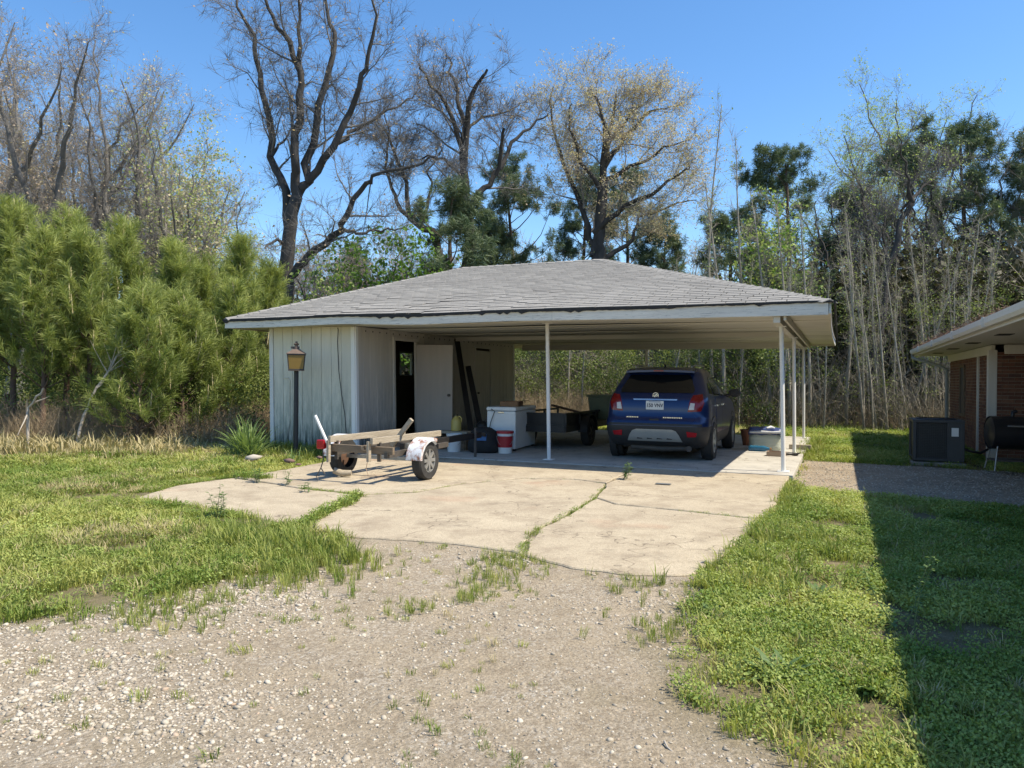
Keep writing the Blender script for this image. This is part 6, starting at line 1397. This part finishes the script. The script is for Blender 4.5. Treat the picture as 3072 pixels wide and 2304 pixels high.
# ------------------------------------------------------------------ gravel stones
def stone(name, seed):
    r_ = np.random.RandomState(seed); bm = bmesh.new(); bmesh.ops.create_icosphere(bm, subdivisions=1, radius=1.)
    for v_ in bm.verts: v_.co *= r_.uniform(.75, 1.15); v_.co.z *= .55; v_.co.x *= 1.25
    me = bpy.data.meshes.new(name); bm.to_mesh(me); bm.free(); me.materials.append(M['stone']); me.polygons.foreach_set('use_smooth', [True]*len(me.polygons)); return me
t = NT('river_gravel'); c = t.ramp(t.attr('tint', True), [(0., (.23, .195, .15)), (.35, (.37, .32, .245)), (.7, (.47, .42, .335)), (.93, (.52, .47, .39)), (1., (.40, .29, .20))]); t.color(t.mix(.4, c, t.ramp(t.noise(t.pos(), 90, 3), [(.3, .65), (.7, 1.2)]), 'MULTIPLY')); t.set(Roughness=.85); M['stone'] = t.m
ST = [stone('pebble_%s' % c, i) for i, c in enumerate('abcde')]
sx, sy, _ = spots([(2.0, 3.6, 4600, 1), (3.6, 5.2, 2900, 1), (5.2, 7.5, 1400, 1), (7.5, 9, 300, 1)])
ms = masks(sx, sy); ok = (ms > .12) & (sdist(sx, sy, APRON) > .02); sx, sy, ms = sx[ok], sy[ok], ms[ok]
rich = fbm(sx, sy, .9, 61, 4)+.16*np.exp(-((sx+2.2)**2+(sy-2.9)**2)/1.6)+.10*np.exp(-((sx+1.6)**2/1.5+(sy-5.2)**2/.9))-.16*np.exp(-((sx-.35)**2/.5+(sy-4.2)**2/2.5))-.04; ok = rng.rand(len(sx)) < np.clip((rich-.36)*3.0, .16, .85)*np.clip(ms*1.3, 0, 1); sx, sy, rich = sx[ok], sy[ok], rich[ok]
ss = np.clip(rng.lognormal(-5.2, .45, len(sx)), .003, .019)*np.clip(.75+rich*.6, .7, 1.3)*np.clip(sy/4., 1, 1.6)**.5
tag(scatter('gravel_stones', np.stack([sx, sy, gz(sx, sy)+ss*.06], 1), rotz(len(sx), rng, .25), ss, ST, tint=rng.rand(len(sx))), 'loose pale pebbles of the gravel drive', kind='stuff')
px_, py_, _ = spots([(9, 15, 260, 1)]); ok = sdist(px_, py_, PATHP) < -.03; px_, py_ = px_[ok], py_[ok]; ss = rng.uniform(.006, .014, len(px_))
tag(scatter('path_stones', np.stack([px_, py_, .012+ss*.2], 1), rotz(len(px_), rng, .25), ss, ST, tint=rng.rand(len(px_))), 'small stones on the gravel path', kind='stuff')

# ------------------------------------------------------------------ undergrowth at the edges of the wood and the wood beyond
BS = [stems('brush_stems_%s' % c, 22, 1.9, .35, .010, M['greystem'], 60+i, 4) for i, c in enumerate('ab')]
BT = [stems('dry_stems_%s' % c, 26, .95, .34, .005, M['tanstem'], 70+i, 3) for i, c in enumerate('ab')]
BL = [clump('leaf_clump_%s' % c, 150, .6, .040, M['brushleaf'], 80+i) for i, c in enumerate('ab')]
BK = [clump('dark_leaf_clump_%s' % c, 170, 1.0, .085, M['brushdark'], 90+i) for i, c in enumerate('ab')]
def put(name, pts, sc, src, lab, tint=None, tilt=.12): 
    pts = np.array(pts); n = len(pts); tag(scatter(name, pts, rotz(n, rng, tilt), np.array(sc), src, tint=np.clip(rng.normal(.45, .28, n), 0, 1) if tint is None else tint), lab, kind='stuff')
def band(n, lx0, lx1, ly0, ly1, z0=0., z1=0., pw=1.):
    lx = rng.uniform(lx0, lx1, n); ly = rng.uniform(ly0, ly1, n); z = z0+(z1-z0)*rng.rand(n)**pw; P_ = np.array([LW(a_, b_, c) for a_, b_, c in zip(lx, ly, z)]); return P_
# left edge, under the young pines
def wband(n, x0, x1, y0, y1, z0=0., z1=0., pw=1.): return np.stack([rng.uniform(x0, x1, n), rng.uniform(y0, y1, n), z0+(z1-z0)*rng.rand(n)**pw], 1)
L1 = wband(330, -13.5, -5.6, 15.6, 20.5); L1 = L1[L1[:, 1] > 15.2+.25*(L1[:, 0]+13)*.2]; ok = sdist(L1[:, 0], L1[:, 1], [LW(-9.9, -1.2), LW(-7, -1.2), LW(-7, 8), LW(-9.9, 8)]) > .1; L1 = L1[ok]
L3 = wband(420, -13.5, -6.2, 13.6, 16.2); tag(scatter('tall_dry_grass', L3, rotz(len(L3), rng, .12), rng.uniform(1.8, 4.2, len(L3)), GD, tint=rng.rand(len(L3))), 'tall straw-coloured grass along the left wood edge', kind='stuff')
put('dry_undergrowth', L1, rng.uniform(.5, 1.15, len(L1)), BT, 'brown dry undergrowth below the young pines')
L2 = wband(520, -14, -5.6, 16.4, 21, .1, 1.6, 1.4); ok = sdist(L2[:, 0], L2[:, 1], [LW(-10, -1.2), LW(-7, -1.2), LW(-7, 8), LW(-10, 8)]) > .4; L2 = L2[ok]
put('green_undergrowth', L2, rng.uniform(.35, .8, len(L2)), BL, 'small-leaved green undergrowth between the young pines')
# behind the carport and along the right wood edge
put('edge_brush', band(130, -12, 11, 12.8, 19.), rng.uniform(.7, 1.4, 130), BS, 'grey twiggy brush along the edge of the wood')
put('tan_brush', np.concatenate([band(230, -11, -2.5, 11.6, 14.5), band(40, -2, 9, 12.6, 14.5)]), rng.uniform(.6, 1.3, 270), BT, 'tan dry brush behind the carport')
put('edge_leaves', np.concatenate([band(640, -12, -1, 12.2, 17.5, .1, 3.0, 1.3), band(250, -1, 12, 12.8, 19, .1, 4.2, 1.4)]), rng.uniform(.45, 1.0, 890), BL, 'olive small-leaved thicket along the edge of the wood')
put('wood_twigs', np.concatenate([band(170, -2, 16, 16, 24, 0, 4.0, 1.5), band(120, -16, -2, 16, 24, 0, 2.0, 1.5)]), rng.uniform(1., 2.0, 290), BS, 'mass of grey twigs deep in the wood', tilt=.35)
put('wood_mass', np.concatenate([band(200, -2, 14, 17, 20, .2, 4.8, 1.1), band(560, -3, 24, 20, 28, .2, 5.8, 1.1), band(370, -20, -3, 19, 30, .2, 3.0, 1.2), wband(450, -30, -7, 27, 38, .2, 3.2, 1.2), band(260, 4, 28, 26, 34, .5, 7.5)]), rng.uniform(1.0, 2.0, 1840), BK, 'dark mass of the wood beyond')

# ------------------------------------------------------------------ single plants, sticks
def ribbon_plant(name, loc, n, L, w, mat, seed, label, cat='plant', droop=.9, up=1.1, stem=None, group=None):
    r_ = np.random.RandomState(seed); V = []; Fq = []
    for i in range(n):
        a = r_.rand()*6.283; el = r_.uniform(.5, 1.45)*up; el = min(el, 1.5); l = L*r_.uniform(.6, 1.1); p = np.array([r_.normal(0, .06), r_.normal(0, .06), 0])*L*1.6; p[2] = 0; d = np.array([math.cos(a)*math.cos(el), math.sin(a)*math.cos(el), math.sin(el)]); s = np.array([-math.sin(a), math.cos(a), 0]); k = len(V); ns = 6
        for j in range(ns+1):
            t = j/ns; ww = w*(1-t**2.2)*(.55+.45*min(1, t*4)); V += [p-s*ww, p+s*ww]; p = p+d*l/ns; d = d+np.array([math.cos(a)*.06, math.sin(a)*.06, -droop*t*.35]); d /= np.linalg.norm(d)
        for j in range(ns): Fq.append((k+2*j, k+2*j+1, k+2*j+3, k+2*j+2))
    root = empty(name, loc, 0, label, cat, group); link('leaves', np_mesh('leaves', np.array(V), np.array(Fq), mat, True), root); return root
M['strap'] = leafmat('strap_leaf', (.13, .22, .07), (.26, .33, .13), inst=False, transl=.3)
M['weed'] = leafmat('weed_leaf', (.09, .16, .05), (.17, .24, .09), inst=False, transl=.3)
ribbon_plant('daylily_clump', gp(745, 1378), 190, .85, .017, M['strap'], 3, 'big clump of strap-leaved lilies in front of the young pines', droop=1.0)
ribbon_plant('daylily_clump', gp(880, 1392), 26, .35, .010, M['strap'], 4, 'small strap-leaved tuft between the lily clump and lamp post', droop=1.0)
for k, (u_, v_, n, L_, lab) in enumerate(((2335, 2040, 34, .20, 'large dock plant in the sunny weed strip'), (2620, 2080, 16, .16, 'dock plant near the shadow edge in the weed strip'), (2150, 1850, 14, .15, 'dock plant beside the upper gravel edge'), (2450, 1790, 18, .17, 'dock plant in the middle of the weed strip'))):
    ribbon_plant('dock_plant', gp(u_, v_), n, L_, .024, M['weed'], 10+k, lab, droop=.8, up=.62)
def stalk_weed(loc, h, ns, seed, label, lw=.016, ll=.07):
    r_ = np.random.RandomState(seed); root = empty('stalk_weed', loc, 0, label, 'weed'); it = []; V = []; Fq = []
    for i in range(ns):
        d = np.array([r_.normal(0, .22), r_.normal(0, .22), 1.]); P = limb_path(np.array([r_.normal(0, .03), r_.normal(0, .03), 0]), d/np.linalg.norm(d), h*r_.uniform(.55, 1.05), 6, r_, .07, .03); it.append((P, np.linspace(.004, .0015, 7), 5))
        for j in range(int(22*h/.4)):
            t = r_.uniform(.15, 1); k = min(int(t*6), 5); p = P[k]+(P[k+1]-P[k])*(t*6-k); a = r_.rand()*6.283; o = np.array([math.cos(a), math.sin(a), r_.uniform(-.1, .5)]); s = np.array([-math.sin(a), math.cos(a), 0])*lw*r_.uniform(.6, 1.1); l = ll*r_.uniform(.6, 1.2)*(1.2-.5*t); q = len(V); V += [p, p+o*l*.5-s, p+o*l+np.array([0, 0, -.01]), p+o*l*.5+s]; Fq.append((q, q+1, q+2, q+3))
    link('stems', tubes_mesh('stems', it, simple('green_stem', (.14, .19, .07), None, .8)), root); link('leaves', np_mesh('leaves', np.array(V), np.array(Fq), M['weed']), root); return root
stalk_weed(gp(1873, 1440, .07), .30, 6, 1, 'bushy green weed growing from the crack before the car')
stalk_weed(gp(780, 1448, .05), .30, 4, 2, 'upright weed in the back crack left of the trailer'); stalk_weed(gp(860, 1455, .05), .22, 3, 3, 'small weed in the back crack nearest the trailer shadow')
stalk_weed(gp(655, 1560, .0), .36, 5, 4, 'dark upright weed at the grassy edge of the apron')
stalk_weed(gp(2705, 1905, 0), .55, 3, 5, 'tall spindly weed at the edge of the house shadow', .010, .05)
stalk_weed(gp(915, 1475, .05), .14, 4, 6, 'low spreading weed in the back crack right of the small weed')
def stick(name, pts, rr, label, cat, twn=0, seed=0):
    r_ = np.random.RandomState(seed); b = Vector(pts[0]); P = np.array([tuple(Vector(p)-b) for p in pts]); t_ = np.linspace(0, len(P)-1, (len(P)-1)*3+1); Q = np.stack([np.interp(t_, np.arange(len(P)), P[:, j]) for j in range(3)], 1); Q[1:-1] += r_.normal(0, .012, Q[1:-1].shape); it = [(Q, np.linspace(rr[0], rr[1], len(Q)), 7)]
    for i in range(twn):
        k = r_.randint(len(Q)//3, len(Q)-1); d = Q[k+1]-Q[k]; d = d/np.linalg.norm(d)+r_.normal(0, .5, 3); C = limb_path(Q[k], d/np.linalg.norm(d), r_.uniform(.25, .8), 4, r_, .12, .03); it.append((C, np.linspace(rr[1]*1.2, .003, 5), 4))
    return tag(link(name, tubes_mesh(name, it, M['deadwood']), None, b), label, cat)
stick('leaning_branch', [at(222, 1355, 15.1), at(250, 1245, 15.2), at(290, 1165, 15.2), at(335, 1095, 15.3), at(385, 1020, 15.5), at(420, 975, 15.6)], (.035, .012), 'pale dead branch leaning up through the pines', 'branch', 14, 1)
stick('broken_branch', [at(82, 1362, 15.0), at(84, 1300, 15.0), at(86, 1225, 15.0), at(105, 1200, 14.9), at(130, 1165, 14.8)], (.03, .02), 'bleached broken stick standing near the rusty post', 'branch', 3, 2)
stick('fallen_branch', [gp(300, 1352)+Vector((0, 0, .04)), gp(345, 1330)+Vector((0, 0, .16)), gp(390, 1326)+Vector((0, 0, .17)), gp(435, 1332)+Vector((0, 0, .09))], (.05, .02), 'curved fallen branch lying in the grass under the pines', 'branch', 3, 3)
stick('twig', [gp(1960, 2210)+Vector((0, 0, .01)), gp(2000, 2240)+Vector((0, 0, .015)), gp(2040, 2280)+Vector((0, 0, .01))], (.006, .003), 'thin dark twig lying on the gravel near the bottom edge', 'twig', 0, 4)
stick('twig', [gp(2100, 1702)+Vector((0, 0, .03)), gp(2150, 1712)+Vector((0, 0, .03))], (.010, .006), 'short stick on the front right corner of the apron', 'twig', 0, 5)
rg = random.Random(2)
for k, (u_, v_, s_, lab) in enumerate(((868, 1386, .10, 'largest reddish stone at the back edge of the apron'), (958, 1375, .07, 'dark stone between the lily clump and the trailer wheel'), (760, 1378, .14, 'pale block half hidden at the foot of the lily clump'), (895, 1395, .05, 'smallest dark stone on the back edge of the apron'))):
    o = link('stone', ST[k % 5].copy(), None, gp(u_, v_, .08)+Vector((0, 0, s_*.2)), (0, 0, rg.uniform(0, 6))); o.scale = (s_, s_*.8, s_*.8); o.data.materials.clear(); o.data.materials.append(simple('field_stone_%d' % k, (.20, .12, .10) if k != 2 else (.42, .38, .32), None, .9, 12)); tag(o, lab, 'stone')
